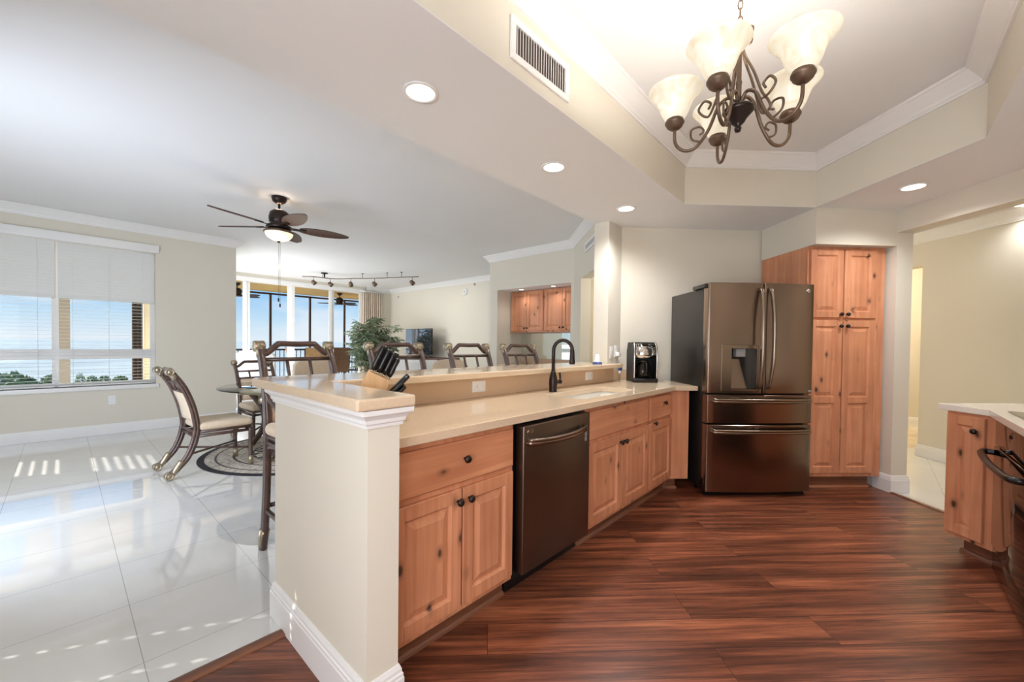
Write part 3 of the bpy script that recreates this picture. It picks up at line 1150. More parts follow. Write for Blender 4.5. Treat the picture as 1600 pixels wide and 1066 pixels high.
t = thing('base_cabinet', 'alder base cabinet with two doors under a knotty drawer, beside the end wall', 'cabinet', (0, YC, 0), 0)
carcass(t, 0.766, 1.478)
door(t, 0.80, 1.466, ZR0, ZR1, (1.152, 0.768), name='drawer', raised=False)
door(t, 0.80, 1.138, ZD0, ZD1, (1.114, 0.592))
door(t, 1.146, 1.466, ZD0, ZD1, (1.176, 0.592))

t = thing('base_cabinet', 'alder sink cabinet with two doors under a plain false front, right of the dishwasher', 'cabinet', (0, YC, 0), 0)
carcass(t, 2.142, 3.050, low=0.685)
door(t, 2.165, 3.035, ZR0, ZR1, None, name='false_front', raised=False)
door(t, 2.165, 2.594, ZD0, ZD1, (2.568, 0.592))
door(t, 2.604, 3.035, ZD0, ZD1, (2.632, 0.592))

t = thing('base_cabinet', 'narrow alder cabinet with one door and a small drawer at the far counter end', 'cabinet', (0, YC, 0), 0)
b = MB().box((3.052, 0, 0.10), (3.535, 0.585, 0.874))
b.build('body', ALDER_V, t)
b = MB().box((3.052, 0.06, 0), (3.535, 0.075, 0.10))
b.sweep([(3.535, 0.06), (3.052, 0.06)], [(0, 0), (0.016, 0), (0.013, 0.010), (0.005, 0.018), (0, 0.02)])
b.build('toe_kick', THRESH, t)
door(t, 3.075, 3.515, ZR0, ZR1, (3.335, 0.790), name='drawer', raised=False)
door(t, 3.075, 3.515, ZD0, ZD1, (3.140, 0.645))
# angled end panel that turns the corner towards the refrigerator
q = [(3.54, 0.0), (3.655, -0.115), (3.72, -0.05), (3.72, 0.3), (3.54, 0.3)]
MB().prism(q, 0.10, 0.874).build('end_panel', ALDER_V, t)
b = MB().prism([(3.54, 0.075), (3.63, -0.015), (3.72, 0.075), (3.72, 0.25), (3.54, 0.25)], 0.0, 0.10)
b.sweep([(3.638, -0.022), (3.536, 0.08)], [(0, 0), (0.013, 0), (0.005, 0.018), (0, 0.02)])
b.build('end_toe_kick', THRESH, t)

# dishwasher
t = thing('dishwasher', 'dark stainless dishwasher set between two alder cabinets', 'dishwasher', (0, YC, 0), 0)
MB().box((1.486, 0.015, 0.08), (2.136, 0.57, 0.866)).build('tub', BLACKP, t)
d = MB().rbox((1.512, -0.045, 0.115), (2.128, 0.01, 0.856), 0.006).build('door', DWSTEEL, t)
MB().box((1.49, 0.055, 0), (2.136, 0.07, 0.09)).build('kick_plate', BLACKP, t)
b = MB()
pts = [(1.545, -0.047, 0.775), (1.56, -0.075, 0.772), (1.68, -0.094, 0.766), (1.80, -0.098, 0.764), (1.92, -0.094, 0.766), (2.04, -0.075, 0.772), (2.055, -0.047, 0.775)]
pp = bez(pts, 6)
b.tube([p + Vector((0, 0.0, 0.012)) for p in pp], 0.010, 8)
b.tube([p + Vector((0, 0.006, -0.004)) for p in pp], 0.014, 8)
b.build('handle', BSTEEL, t)
b = MB().lathe([(0.010, 0), (0.010, 0.0015), (0.001, 0.0016)], 16, T(1.546, -0.045, 0.824) @ RX(R(90)))
b.build('emblem', CHROME, d)
b = MB()
for k in range(2):
    b.box((2.072, -0.0462, 0.690 + 0.030 * k), (2.094, -0.045, 0.714 + 0.030 * k))
b.build('sticker', GREYP, d)


def letters(body, size, m, parent, loc, rot, name='lettering'):
    c = bpy.data.curves.new(name, 'FONT')
    c.body = body
    c.size = size
    c.extrude = 0.0004
    c.materials.append(m)
    tmp = bpy.data.objects.new(name, c)
    COL.objects.link(tmp)
    me = bpy.data.meshes.new_from_object(tmp.evaluated_get(bpy.context.evaluated_depsgraph_get()))
    COL.objects.unlink(tmp)
    bpy.data.objects.remove(tmp)
    bpy.data.curves.remove(c)
    me.materials.clear()
    me.materials.append(m)
    o = bpy.data.objects.new(name, me)
    COL.objects.link(o)
    o.parent = parent
    o.location = loc
    o.rotation_euler = rot
    return o


letters('LG', 0.020, CHROME, d, (1.562, -0.0456, 0.817), (R(90), 0, 0))

# countertop with a sink cut-out, backsplash, bar top
SX0, SX1, SY0, SY1 = 2.205, 3.015, 1.375, 1.700
ctop = [(0.766, 1.275), (3.515, 1.275), (3.665, 1.135), (4.045, 1.515), (3.94, 1.625), (3.76, 1.800), (3.62, 1.9145), (0.766, 1.9145)]
b = MB()
hole = []
rr = 0.05
for cx, cy, a0 in ((SX1 - rr, SY1 - rr, 0), (SX0 + rr, SY1 - rr, 90), (SX0 + rr, SY0 + rr, 180), (SX1 - rr, SY0 + rr, 270)):
    for k in range(6):
        a = R(a0 + 18 * k)
        hole.append((cx + rr * math.cos(a), cy + rr * math.sin(a)))
ctop = [(0.766, 1.275), (3.515, 1.275), (3.665, 1.135), (4.10, 1.57), (4.085, 1.615), (3.79, 1.910), (3.62, 1.9135), (0.766, 1.9135)]
b.add(*holed(ctop, hole, 0.876, 0.914))
o = b.build('countertop', QUARTZ, bevel=0.003)
tag(o, 'long beige polished countertop with the sink cut into it', 'countertop')
t = thing('kitchen_sink', 'white undermount sink in the beige counter below the faucet', 'sink', ((SX0 + SX1) / 2, (SY0 + SY1) / 2, 0.8755))
hw, hd = (SX1 - SX0) / 2 + 0.012, (SY1 - SY0) / 2 + 0.012
b = MB()


def rrect(hx, hy, r, z, n=6):
    p = []
    for sx_, sy_, a0 in ((1, 1, 0), (-1, 1, 90), (-1, -1, 180), (1, -1, 270)):
        for k in range(n):
            a = R(a0 + 90 * k / (n - 1))
            p.append((sx_ * (hx - r) + r * math.cos(a), sy_ * (hy - r) + r * math.sin(a), z))
    return p


rings = [rrect(hw + 0.02, hd + 0.02, 0.06, 0), rrect(hw, hd, 0.05, 0), rrect(hw - 0.004, hd - 0.004, 0.05, -0.02), rrect(hw - 0.02, hd - 0.02, 0.05, -0.15),
         rrect(hw - 0.06, hd - 0.06, 0.05, -0.175)]
vs = [v for r_ in rings for v in r_]
nn = len(rings[0])
fs = [(i * nn + k, i * nn + (k + 1) % nn, (i + 1) * nn + (k + 1) % nn, (i + 1) * nn + k) for i in range(len(rings) - 1) for k in range(nn)]
fs.append(tuple(range((len(rings) - 1) * nn, len(rings) * nn)))
b.add(vs, fs, None, True)
b.build('basin', SINKM, t)
MB().lathe([(0.045, 0), (0.045, 0.003), (0.03, 0.003), (0.02, -0.001), (0.001, -0.001)], 20, T(0.0, 0.03, -0.1745)).build('drain', CHROME, t)

b = MB().box((0.764, 1.9005, 0.915), (3.60, 1.9145, 1.046))
o = b.build('backsplash', SPLASH)
tag(o, 'tall tan backsplash between the counter and the raised bar top', 'backsplash')
b = MB().box((3.60, 1.925, 0.915), (3.795, 1.939, 1.016))
b.prism([(3.795, 1.925), (3.795, 1.939), (4.06, 1.676), (4.05, 1.666)], 0.915, 1.016)
tag(b.build('backsplash', SPLASH), 'low tan backsplash behind the coffee maker', 'backsplash')

bar = [(0.592, 1.157), (0.803, 1.157), (0.803, 1.80), (3.60, 1.80), (3.60, 1.935), (3.535, 1.935), (3.535, 2.235), (0.66, 2.235), (0.612, 2.215), (0.592, 2.165)]
b = MB().prism(bar, 1.047, 1.085)
o = b.build('bar_counter', QUARTZ, bevel=0.007)
tag(o, 'raised beige polished bar top that wraps over the end wall', 'countertop')


# outlets and switches
def outlet(label, loc, rotz, wide=False, kind='outlet', group=None):
    t = thing('wall_outlet' if kind == 'outlet' else 'light_switch', label, 'outlet' if kind == 'outlet' else 'switch', loc, rotz, group)
    w, h = (0.058, 0.036) if wide else (0.036, 0.058)
    MB().rbox((-w, -0.005, -h), (w, 0.0, h), 0.002).build('plate', WHITE, t)
    for k in (-1, 1):
        b = MB()
        ox, oz = (k * 0.022, 0) if wide else (0, k * 0.022)
        if kind == 'outlet':
            b.rbox((ox - 0.015, -0.0065, oz - 0.014), (ox + 0.015, -0.004, oz + 0.014), 0.003)
            o = b.build('receptacle', WHITE, t)
            s = MB()
            for q in (-0.006, 0.006):
                s.box((ox + q - 0.001, -0.0068, oz - 0.005), (ox + q + 0.001, -0.006, oz + 0.005))
            s.build('slot', GREYP, o)
    if kind != 'outlet':
        MB().rbox((-0.016, -0.008, -0.032), (0.016, -0.004, 0.032), 0.002).build('rocker', WHITE, t)
    return t


outlet('white outlet on the tan backsplash left of the faucet', (1.795, 1.9003, 0.985), 0, True)
outlet('white outlet on the tan backsplash right of the faucet', (3.14, 1.9003, 0.984), 0, True)
outlet('white outlet on the beige wall under the dining window', (0.44, YW - 0.0002, 0.45), 0)
outlet('white switch plate on the wall above the bar end', (3.618, 1.9398, 1.19), 0, kind='switch')
tpl = outlet('white outlet with a charger plugged in, beside the coffee maker', (3.715, 1.9398, 1.20), 0)
b = MB().rbox((-0.022, -0.045, -0.05), (0.022, -0.0072, -0.01), 0.005)
ch = thing('phone_charger', 'white plug-in charger with a hanging cord left of the coffee maker', 'charger', (3.715, 1.9398, 1.20))
b.build('plug', WHITE, ch)
b = MB().tube(bez([(-0.005, -0.04, -0.05), (-0.015, -0.042, -0.09), (0.005, -0.042, -0.12), (0.012, -0.042, -0.15)], 6), 0.003, 6)
b.build('cord', WHITE, ch)
MB().rbox((-0.006, -0.055, -0.195), (0.034, -0.03, -0.145), 0.008, mtx=T(0, 0, 0)).build('blue_tag', BLUE, ch)
MB().rbox((-0.006, -0.056, -0.222), (0.030, -0.030, -0.19), 0.008).build('white_tip', WHITE, ch)
t = thing('air_freshener', 'small white bottle with a blue foot at the far end of the bar top', 'air freshener', (3.335, 1.93, 1.0855))
MB().lathe([(0.045, 0), (0.045, 0.006), (0.036, 0.018), (0.022, 0.022)], 20).build('foot', BLUE, t)
MB().lathe([(0.036, 0.018), (0.034, 0.026), (0.024, 0.032), (0.022, 0.075), (0.016, 0.09), (0.001, 0.092)], 20).build('bottle', WHITE, t)

# faucet
t = thing('kitchen_faucet', 'dark bronze gooseneck faucet with pull-down spray behind the sink', 'faucet', (2.405, 1.755, 0.9145), 0)
MB().lathe([(0.030, 0), (0.030, 0.008), (0.0275, 0.012), (0.029, 0.03), (0.031, 0.06), (0.0305, 0.085), (0.026, 0.115), (0.019, 0.135), (0.0165, 0.15), (0.014, 0.152)], 24).build('body', BRONZE, t)
path = [(0, 0, 0.14), (0, 0, 0.28)]
rg = 0.068
dxy = Vector((0.62, -0.78, 0)).normalized()
for k in range(0, 17):
    a = PI - PI * k / 16 * 1.03
    path.append(Vector((0, 0, 0.30)) + dxy * (rg + rg * math.cos(a)) + Vector((0, 0, rg * 1.15 * math.sin(a))))
MB().tube(path, 0.0135, 14).build('neck', BRONZE, t)
e = path[-1]
MB().lathe([(0.0145, 0.02), (0.017, 0.0), (0.0185, -0.05), (0.0215, -0.075), (0.020, -0.09), (0.001, -0.09)], 18, T(e.x, e.y, e.z)).build('spray_head', BRONZE, t)
b = MB().tube([(0.02, -0.012, 0.072), (0.060, -0.028, 0.072)], [0.013, 0.016], 14)
b.tube(bez([(0.050, -0.024, 0.078), (0.052, -0.026, 0.10), (0.047, -0.024, 0.14)], 5), [0.006] * 5 + [0.0075] * 6, 10)
b.build('handle', BRONZE, t)

# knife block: stands on the counter in the corner behind the end wall
KL, KR = (0.900, 1.672, 0.9145), HEAD - PI / 2 + R(16)
t = thing('knife_block', 'pale slanted wooden knife block standing in the counter corner behind the end wall', 'knife block', KL, KR)
prof = [(-0.105, 0), (0.045, 0), (0.100, 0.180), (0.008, 0.223), (-0.085, 0.03)]
bm_ = MB()
vs = [(x, -0.055, z) for x, z in prof] + [(x, 0.055, z) for x, z in prof]
n5 = len(prof)
fs = [tuple(range(n5)), tuple(range(n5, 2 * n5))[::-1]] + [(i, (i + 1) % n5, n5 + (i + 1) % n5, n5 + i) for i in range(n5)]
bm_.add(vs, fs)
bm_.build('block', BLOCKWOOD, t, bevel=0.002)
ax = Vector((0.42, 0, 0.907)).normalized()
bpos = [(0.021, -0.034, 0.2175, 0.125), (0.045, -0.030, 0.2062, 0.120), (0.069, -0.026, 0.195, 0.116), (0.091, -0.032, 0.1847, 0.10),
        (0.029, 0.014, 0.2137, 0.128), (0.055, 0.018, 0.2016, 0.122), (0.081, 0.022, 0.1894, 0.118)]
labs = ['black handled knife at the near left of the wooden block', 'second black handled knife in the near row of the block',
        'third black handled knife in the near row of the block', 'shortest black handled knife at the near right of the block',
        'tallest black handled knife at the back left of the block', 'black handled knife in the middle of the back row of the block',
        'black handled knife at the back right of the block']
for i, (x, y, z, ln) in enumerate(bpos):
    kn = thing('knife', labs[i], 'knife', KL, KR, 'knives in the wooden block')
    a = Vector((x, y, z))
    b = MB().tube([a + ax * 0.0025, a + ax * 0.012], 0.0045, 8)
    b.build('bolster', CHROME, kn)
    b = MB().tube([a + ax * 0.010, a + ax * 0.03, a + ax * ln * 0.6, a + ax * ln * 0.9, a + ax * ln], [0.009, 0.0120, 0.0112, 0.0125, 0.009], 10, mtx=None)
    b.build('handle', BLACKP, kn)
ax2 = Vector((0.70, 0, 0.71)).normalized()
k = 0
for zz, row in ((0.113, 'upper'), (0.066, 'lower')):
    for y, side_ in ((-0.036, 'nearest the viewer'), (-0.012, 'second from the near side'), (0.012, 'third from the near side'), (0.036, 'on the far side')):
        kn = thing('steak_knife', 'black steak knife in the %s row of the block front, %s' % (row, side_), 'knife', KL, KR, 'steak knives in the wooden block')
        a = Vector((0.0905 - (0.113 - zz) * 0.306, y, zz - 0.004))
        b = MB().tube([a, a + ax2 * 0.03, a + ax2 * 0.08, a + ax2 * 0.125], [0.0100, 0.0108, 0.0106, 0.009], 10)
        b.build('handle', BLACKP, kn)

# coffee maker
t = thing('coffee_maker', 'black and brushed steel drip coffee maker in the counter corner', 'coffee maker', (3.735, 1.675, 0.9145), R(-47))
w = 0.118
side = [(-0.10, 0), (0.105, 0), (0.105, 0.30), (0.06, 0.375), (-0.045, 0.375), (-0.085, 0.33), (-0.098, 0.25)]
b = MB()
for sgn in (-1, 1):
    x0, x1 = (sgn * w, sgn * (w - 0.012))
    vs = [(x0, y, z) for y, z in side] + [(x1, y, z) for y, z in side]
    n7 = len(side)
    b.add(vs, [tuple(range(n7)), tuple(range(n7, 2 * n7))[::-1]] + [(i, (i + 1) % n7, n7 + (i + 1) % n7, n7 + i) for i in range(n7)])
b.rbox((-w + 0.004, 0.03, 0.02), (w - 0.004, 0.105, 0.36), 0.01)
b.rbox((-w + 0.004, -0.05, 0.34), (w - 0.004, 0.10, 0.378), 0.012)
b.build('housing', BLACKP, t, bevel=0.003)
MB().rbox((-w, -0.125, 0), (w, 0.10, 0.038), 0.016).build('base', BLACKP, t)
b = MB()
for k in range(9):
    a0, a1 = R(10 * k), R(10 * (k + 1))
    # curved steel front of the brew head
pa = [(-0.098, 0.225), (-0.104, 0.26), (-0.100, 0.30), (-0.088, 0.335), (-0.062, 0.362)]
vs = [(-w + 0.022, y, z) for y, z in pa] + [(w - 0.022, y, z) for y, z in pa] + [(-w + 0.022, y + 0.05, z) for y, z in pa] + [(w - 0.022, y + 0.05, z) for y, z in pa]
k5 = len(pa)
fs = [(i, i + 1, k5 + i + 1, k5 + i) for i in range(k5 - 1)] + [(2 * k5 + i, 3 * k5 + i, 3 * k5 + i + 1, 2 * k5 + i + 1) for i in range(k5 - 1)]
fs += [(0, k5, 3 * k5, 2 * k5), (k5 - 1, 3 * k5 - 1, 4 * k5 - 1, 2 * k5 - 1)]
fs += [(i, 2 * k5 + i, 2 * k5 + i + 1, i + 1) for i in range(k5 - 1)] + [(k5 + i, k5 + i + 1, 3 * k5 + i + 1, 3 * k5 + i) for i in range(k5 - 1)]
b.add(vs, fs, None, True)
b.build('brew_head', CHROME, t)
b = MB()
for sgn in (-1, 1):
    b.tube(bez([(sgn * (w - 0.012), -0.104, 0.035), (sgn * (w - 0.012), -0.106, 0.15), (sgn * (w - 0.012), -0.106, 0.26), (sgn * (w - 0.014), -0.088, 0.34), (sgn * (w - 0.02), -0.05, 0.378)], 5), 0.0075, 8)
b.build('steel_trim', CHROME, t)
MB().rbox((-0.028, -0.081, 0.342), (0.03, -0.06, 0.362), 0.003, mtx=T(0, -0.004, 0.0)).build('display', BLACKG, t)
for i, x in enumerate((-0.078, -0.052, 0.052, 0.078)):
    MB().lathe([(0.009, 0), (0.009, 0.004), (0.001, 0.005)], 12, T(x, -0.083, 0.35) @ RX(R(60))).build('button', BLACKP, t)
car = MB().lathe([(0.055, 0.042), (0.072, 0.06), (0.076, 0.10), (0.066, 0.15), (0.052, 0.178), (0.05, 0.19)], 24, T(0, -0.03, 0)).build('carafe', CARAFE, t)
MB().lathe([(0.053, 0.19), (0.053, 0.205), (0.03, 0.21), (0.001, 0.21)], 20, T(0, -0.03, 0)).build('carafe_lid', BLACKP, t)
MB().tube(bez([(0.0, -0.082, 0.19), (0.0, -0.125, 0.18), (0.0, -0.128, 0.12), (0.0, -0.105, 0.075)], 6), 0.008, 8, mtx=T(0, 0.0, 0)).build('carafe_handle', BLACKP, t)

# ------------------------------------------------------------------ refrigerator
FC = (3.905, 0.716)
t = thing('refrigerator', 'tall dark stainless french-door refrigerator with bottom freezer and dispenser', 'refrigerator', (FC[0], FC[1], 0), R(-45))
MB().rbox((-0.452, 0.085, 0.045), (0.452, 0.70, 1.752), 0.006).build('body', BLACKM, t)
b = MB()
b.box((-0.44, 0.05, 0.0), (0.44, 0.085, 0.05))
b.lathe([(0.02, 0), (0.02, 0.05)], 12, T(-0.40, 0.25, 0))
b.lathe([(0.02, 0), (0.02, 0.05)], 12, T(0.40, 0.25, 0))
b.build('foot_grille', BLACKP, t)
for sgn, nm in ((-1, 'hinge_cover'), (1, 'hinge_cover')):
    MB().rbox((sgn * 0.445 - 0.03, 0.03, 1.752), (sgn * 0.445 + 0.03 if sgn < 0 else 0.455, 0.24, 1.785), 0.006).build(nm, BLACKP, t)


def bow(x):
    return -0.028 * (1 - (x / 0.46) ** 2)


def fridge_front(x0, x1, z0, z1, hole=None):
    """slab with a gently bowed face and rounded side edges; hole = (x0, x1, z0, z1)"""
    xs = sorted(set([x0, x0 + 0.004, x0 + 0.012] + [x0 + (x1 - x0) * k / 16 for k in range(1, 16)] + [x1 - 0.012, x1 - 0.004, x1] + (list(hole[:2]) if hole else [])))
    zs = [z0, z0 + 0.004] + (list(hole[2:]) if hole else []) + [z1 - 0.004, z1]

    def yy(x, z):
        y = bow(x)
        e = min(x - x0, x1 - x)
        if e < 0.012:
            y += 0.012 - math.sqrt(max(0, 0.012 ** 2 - (0.012 - e) ** 2))
        if min(z - z0, z1 - z) < 0.002:
            y += 0.004
        return y
    vs = [(x, yy(x, z), z) for z in zs for x in xs]
    nx, nz = len(xs), len(zs)
    fs = []
    for j in range(nz - 1):
        for i in range(nx - 1):
            if hole and hole[0] - 1e-6 <= xs[i] and xs[i + 1] <= hole[1] + 1e-6 and abs(zs[j] - hole[2]) < 1e-6:
                continue
            fs.append((j * nx + i, j * nx + i + 1, (j + 1) * nx + i + 1, (j + 1) * nx + i))
    o = len(vs)
    vs += [(x0, 0.08, z0), (x1, 0.08, z0), (x1, 0.08, z1), (x0, 0.08, z1)]
    fs.append((o, o + 3, o + 2, o + 1))
    bot = [i for i in range(nx)]
    top = [(nz - 1) * nx + i for i in range(nx)]
    fs.append(tuple(bot[::-1]) + (o, o + 1))
    fs.append(tuple(top) + (o + 2, o + 3))
    fs.append(tuple(j * nx for j in range(nz)) + (o + 3, o))
    fs.append(tuple(j * nx + nx - 1 for j in range(nz))[::-1] + (o + 1, o + 2))
    b = MB()
    b.add(vs, fs, None, True)
    return b


def smooth_by_angle(o, deg=32):
    m = o.modifiers.new('edges', 'EDGE_SPLIT')
    m.split_angle = R(deg)


HX = (-0.345, -0.040, 0.890, 1.275)
dl = fridge_front(-0.455, -0.004, 0.872, 1.79, HX).build('door', BSTEEL, t)
smooth_by_angle(dl)
dr = fridge_front(0.004, 0.455, 0.872, 1.79).build('door', BSTEEL, t)
smooth_by_angle(dr)
d1 = fridge_front(-0.455, 0.455, 0.622, 0.858).build('drawer', BSTEEL, t)
smooth_by_angle(d1)
d2 = fridge_front(-0.455, 0.455, 0.045, 0.608).build('drawer', BSTEEL, t)
smooth_by_angle(d2)
# door handles: bowed upright bars
for sgn, par in ((-1, dl), (1, dr)):
    b = MB()
    x = sgn * 0.036
    pp = bez([(x, -0.028, 1.735), (x + sgn * 0.004, -0.062, 1.715), (x + sgn * 0.01, -0.088, 1.55), (x + sgn * 0.012, -0.096, 1.33), (x + sgn * 0.010, -0.088, 1.11), (x + sgn * 0.004, -0.062, 0.945), (x, -0.028, 0.925)], 7)
    b.tube(pp, 0.0145, 10)
    b.tube([p + Vector((0, 0.010, 0)) for p in pp], 0.012, 8)
    b.build('handle', BSTEEL2, par)
for par, z in ((d1, 0.815), (d2, 0.560)):
    b = MB()
    pp = bez([(-0.405, -0.010, z), (-0.395, -0.052, z), (-0.2, -0.082, z), (0, -0.088, z), (0.2, -0.082, z), (0.395, -0.052, z), (0.405, -0.010, z)], 7)
    b.tube([p + Vector((0, 0, 0.010)) for p in pp], 0.011, 8)
    b.tube([p + Vector((0, 0.004, -0.008)) for p in pp], 0.013, 8)
    b.build('handle', BSTEEL2, par)
# water and ice dispenser
ds = thing('dispenser', None, None)
COL.objects.unlink(ds)
bpy.data.objects.remove(ds)
b = MB()
x0, x1, z0, z1 = HX
yf = -0.022
b.box((x0, yf + 0.004, z0), (x0 + 0.085, 0.07, z1))
b.box((x1 - 0.008, yf - 0.002, z0), (x1, 0.07, z1))
b.box((x0 + 0.085, yf + 0.004, z1 - 0.03), (x1 - 0.008, 0.07, z1))
b.box((x0 + 0.085, yf - 0.004, z0), (x1 - 0.008, 0.07, z0 + 0.018))
dp = b.build('dispenser_frame', BSTEEL2, dl, bevel=0.002)
b = MB().box((x0 + 0.085, 0.055, z0 + 0.018), (x1 - 0.008, 0.068, z1 - 0.03))
b.build('dispenser_recess', BLACKP, dl)
MB().rbox((x0 + 0.135, 0.0, z1 - 0.10), (x0 + 0.215, 0.055, z1 - 0.03), 0.006).build('spout', GREYP, dp)
b = MB().add([(x0 + 0.09, 0.052, z1 - 0.12), (x0 + 0.19, 0.052, z1 - 0.12), (x0 + 0.235, 0.012, z0 + 0.02), (x0 + 0.09, 0.012, z0 + 0.02),
              (x0 + 0.09, 0.056, z1 - 0.12), (x0 + 0.19, 0.056, z1 - 0.12), (x0 + 0.235, 0.056, z0 + 0.02), (x0 + 0.09, 0.056, z0 + 0.02)],
             [(0, 1, 2, 3), (4, 7, 6, 5), (0, 4, 5, 1), (1, 5, 6, 2), (2, 6, 7, 3), (3, 7, 4, 0)])
b.build('paddle', BSTEEL, dp)
b = MB().lathe([(0.018, 0), (0.018, 0.002), (0.001, 0.0022)], 18, T(0.395, bow(0.395) - 0.0005, 1.735) @ RX(R(90)))
b.build('emblem', CHROME, dr)
letters('LG', 0.03, CHROME, dr, (0.418, bow(0.43) + 0.0015, 1.724), (R(90), 0, R(8)))
MB().box((0.375, bow(0.41) + 0.0005, 0.888), (0.44, bow(0.41) + 0.012, 0.900)).build('nameplate', GREYP, dr)

# ------------------------------------------------------------------ pantry cabinet
PO = P2(*SF, 0.0, 0.085)
t = thing('pantry_cabinet', 'tall alder pantry cabinet with four raised panel doors beside the refrigerator', 'cabinet', (PO[0], PO[1], 0), R(-45))
MB().box((0.0, 0.0, 0.115), (0.655, 0.60, 2.149)).build('body', ALDER_V, t)
MB().box((0.655, 0.0, 0.115), (0.715, 0.03, 2.149)).build('filler_strip', ALDER_V, t)
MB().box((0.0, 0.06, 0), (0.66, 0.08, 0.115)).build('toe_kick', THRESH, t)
MB().box((0.0, 0.045, 0), (0.66, 0.06, 0.02)).build('shoe_strip', ALDER_H, t)
xm = 0.322
for x0, x1, kx in ((0.018, xm - 0.004, xm - 0.030), (xm + 0.004, 0.626, xm + 0.030)):
    door(t, x0, x1, 1.525, 2.128, (kx, 1.556))
    door(t, x0, x1, 0.150, 1.505, (kx, 1.452), mid=0.80)

# ------------------------------------------------------------------ right hand counter
AO = Vector((3.742, -0.345))
t = thing('base_cabinet', 'narrow angled alder end cabinet with one door beside the black oven', 'cabinet', (AO.x, AO.y, 0), R(-135))
b = MB().prism([(0, 0), (0.262, 0), (0.262, 0.28), (0.40, 0.50), (0.0, 0.48)], 0.10, 0.874)
b.build('body', ALDER_V, t)
door(t, 0.010, 0.205, 0.125, 0.858, (0.168, 0.775), yf=0.0)
b = MB().prism([(0.055, 0.065), (0.27, 0.065), (0.27, 0.30), (0.055, 0.5)], 0, 0.10)
b.sweep([(0.275, 0.065), (0.045, 0.065)], [(0, 0), (0.02, 0), (0.016, 0.012), (0.006, 0.022), (0, 0.024)])
b.build('toe_kick', THRESH, t)
rc = [(3.762, -0.300), (3.575, -0.492), (1.0, -0.492), (1.0, -1.148), (3.90, -1.148), (4.09, -0.83), (4.135, -0.672)]
o = MB().prism(rc, 0.876, 0.914).build('countertop', PALEQ, bevel=0.003)
tag(o, 'pale counter at the right edge, above the black oven', 'countertop')
t = thing('oven', 'black glass oven with a bowed black handle at the right edge', 'oven', (3.525, -0.525, 0), R(180))
MB().box((0.0, 0.02, 0.0), (0.76, 0.60, 0.872)).build('body', BLACKP, t)
d = MB().rbox((0.004, -0.02, 0.16), (0.756, 0.02, 0.72), 0.006).build('door', BLACKG, t)
MB().rbox((0.004, -0.016, 0.725), (0.756, 0.02, 0.868), 0.006).build('control_panel', BLACKG, t)
MB().rbox((0.004, -0.014, 0.02), (0.756, 0.02, 0.15), 0.006).build('drawer', BLACKG, t)
b = MB()
pp = bez([(0.035, -0.02, 0.685), (0.035, -0.060, 0.685), (0.10, -0.078, 0.682), (0.38, -0.088, 0.68), (0.66, -0.078, 0.682), (0.725, -0.060, 0.685), (0.725, -0.02, 0.685)], 8)
b.tube(pp, 0.016, 10)
b.build('handle', BLACKP, d)
t = thing('cooktop', 'black glass cooktop set in the pale counter at the right edge', 'cooktop', (3.14, -0.80, 0.9142))
MB().rbox((-0.38, -0.25, 0), (0.38, 0.25, 0.006), 0.003).build('glass', BLACKG, t)
b = MB()
for x, y in ((-0.2, -0.1), (0.2, -0.1), (-0.2, 0.12), (0.2, 0.12)):
    b.lathe([(0.09, 0.0062), (0.09, 0.0066), (0.085, 0.0066), (0.085, 0.0062)], 24, T(x, y, 0), cap=False)
b.build('burner_ring', GREYP, t)
t = thing('base_cabinet', 'alder base cabinet under the pale counter beyond the oven, out to the near wall', 'cabinet', (2.76, -0.51, 0), R(180))
carcass(t, 0.0, 1.76)
door(t, 0.03, 0.60, ZD0, 0.85, (0.55, 0.75))
door(t, 0.61, 1.17, ZD0, 0.85, (1.12, 0.75))
door(t, 1.18, 1.74, ZD0, 0.85, (1.69, 0.75))

# ------------------------------------------------------------------ wet bar
for i, (y0, y1, lab) in enumerate(((5.03, 4.262, 'left alder wall cabinet with two doors in the wet bar alcove'), (4.258, 3.49, 'right alder wall cabinet in the wet bar alcove, partly hidden by the jamb'))):
    t = thing('wall_cabinet', lab, 'cabinet', (5.55, y0, 1.472), R(-90), 'wall cabinets in the wet bar')
    wd = y0 - y1
    MB().box((0, 0.0, 0), (wd, 0.31, 0.738)).build('body', ALDER_V, t)
    door(t, 0.012, wd / 2 - 0.003, 0.03, 0.725, (wd / 2 - 0.035, 0.075))
    door(t, wd / 2 + 0.003, wd - 0.012, 0.03, 0.725, (wd / 2 + 0.035, 0.075))
o = MB().box((5.856, 3.49, 1.0), (5.868, 5.025, 1.47)).build('mirror', MIRROR)
tag(o, 'mirror behind the wet bar counter under the wall cabinets', 'mirror')
o = MB().box((5.20, 3.48, 0.865), (5.855, 5.03, 0.905)).build('countertop', QUARTZ, bevel=0.003)
tag(o, 'beige counter of the wet bar alcove', 'countertop')
o = MB().box((5.838, 3.49, 0.906), (5.855, 5.025, 0.995)).build('backsplash', SPLASH)
tag(o, 'low tan backsplash of the wet bar', 'backsplash')
t = thing('base_cabinet', 'alder base cabinet under the wet bar counter', 'cabinet', (5.25, 5.03, 0), R(-90))
carcass(t, 0, 1.545, z1=0.864)
for k in range(4):
    door(t, 0.02 + k * 0.38, 0.385 + k * 0.38, ZD0, 0.85, (0.36 + k * 0.38 if k % 2 == 0 else 0.045 + k * 0.38, 0.75))


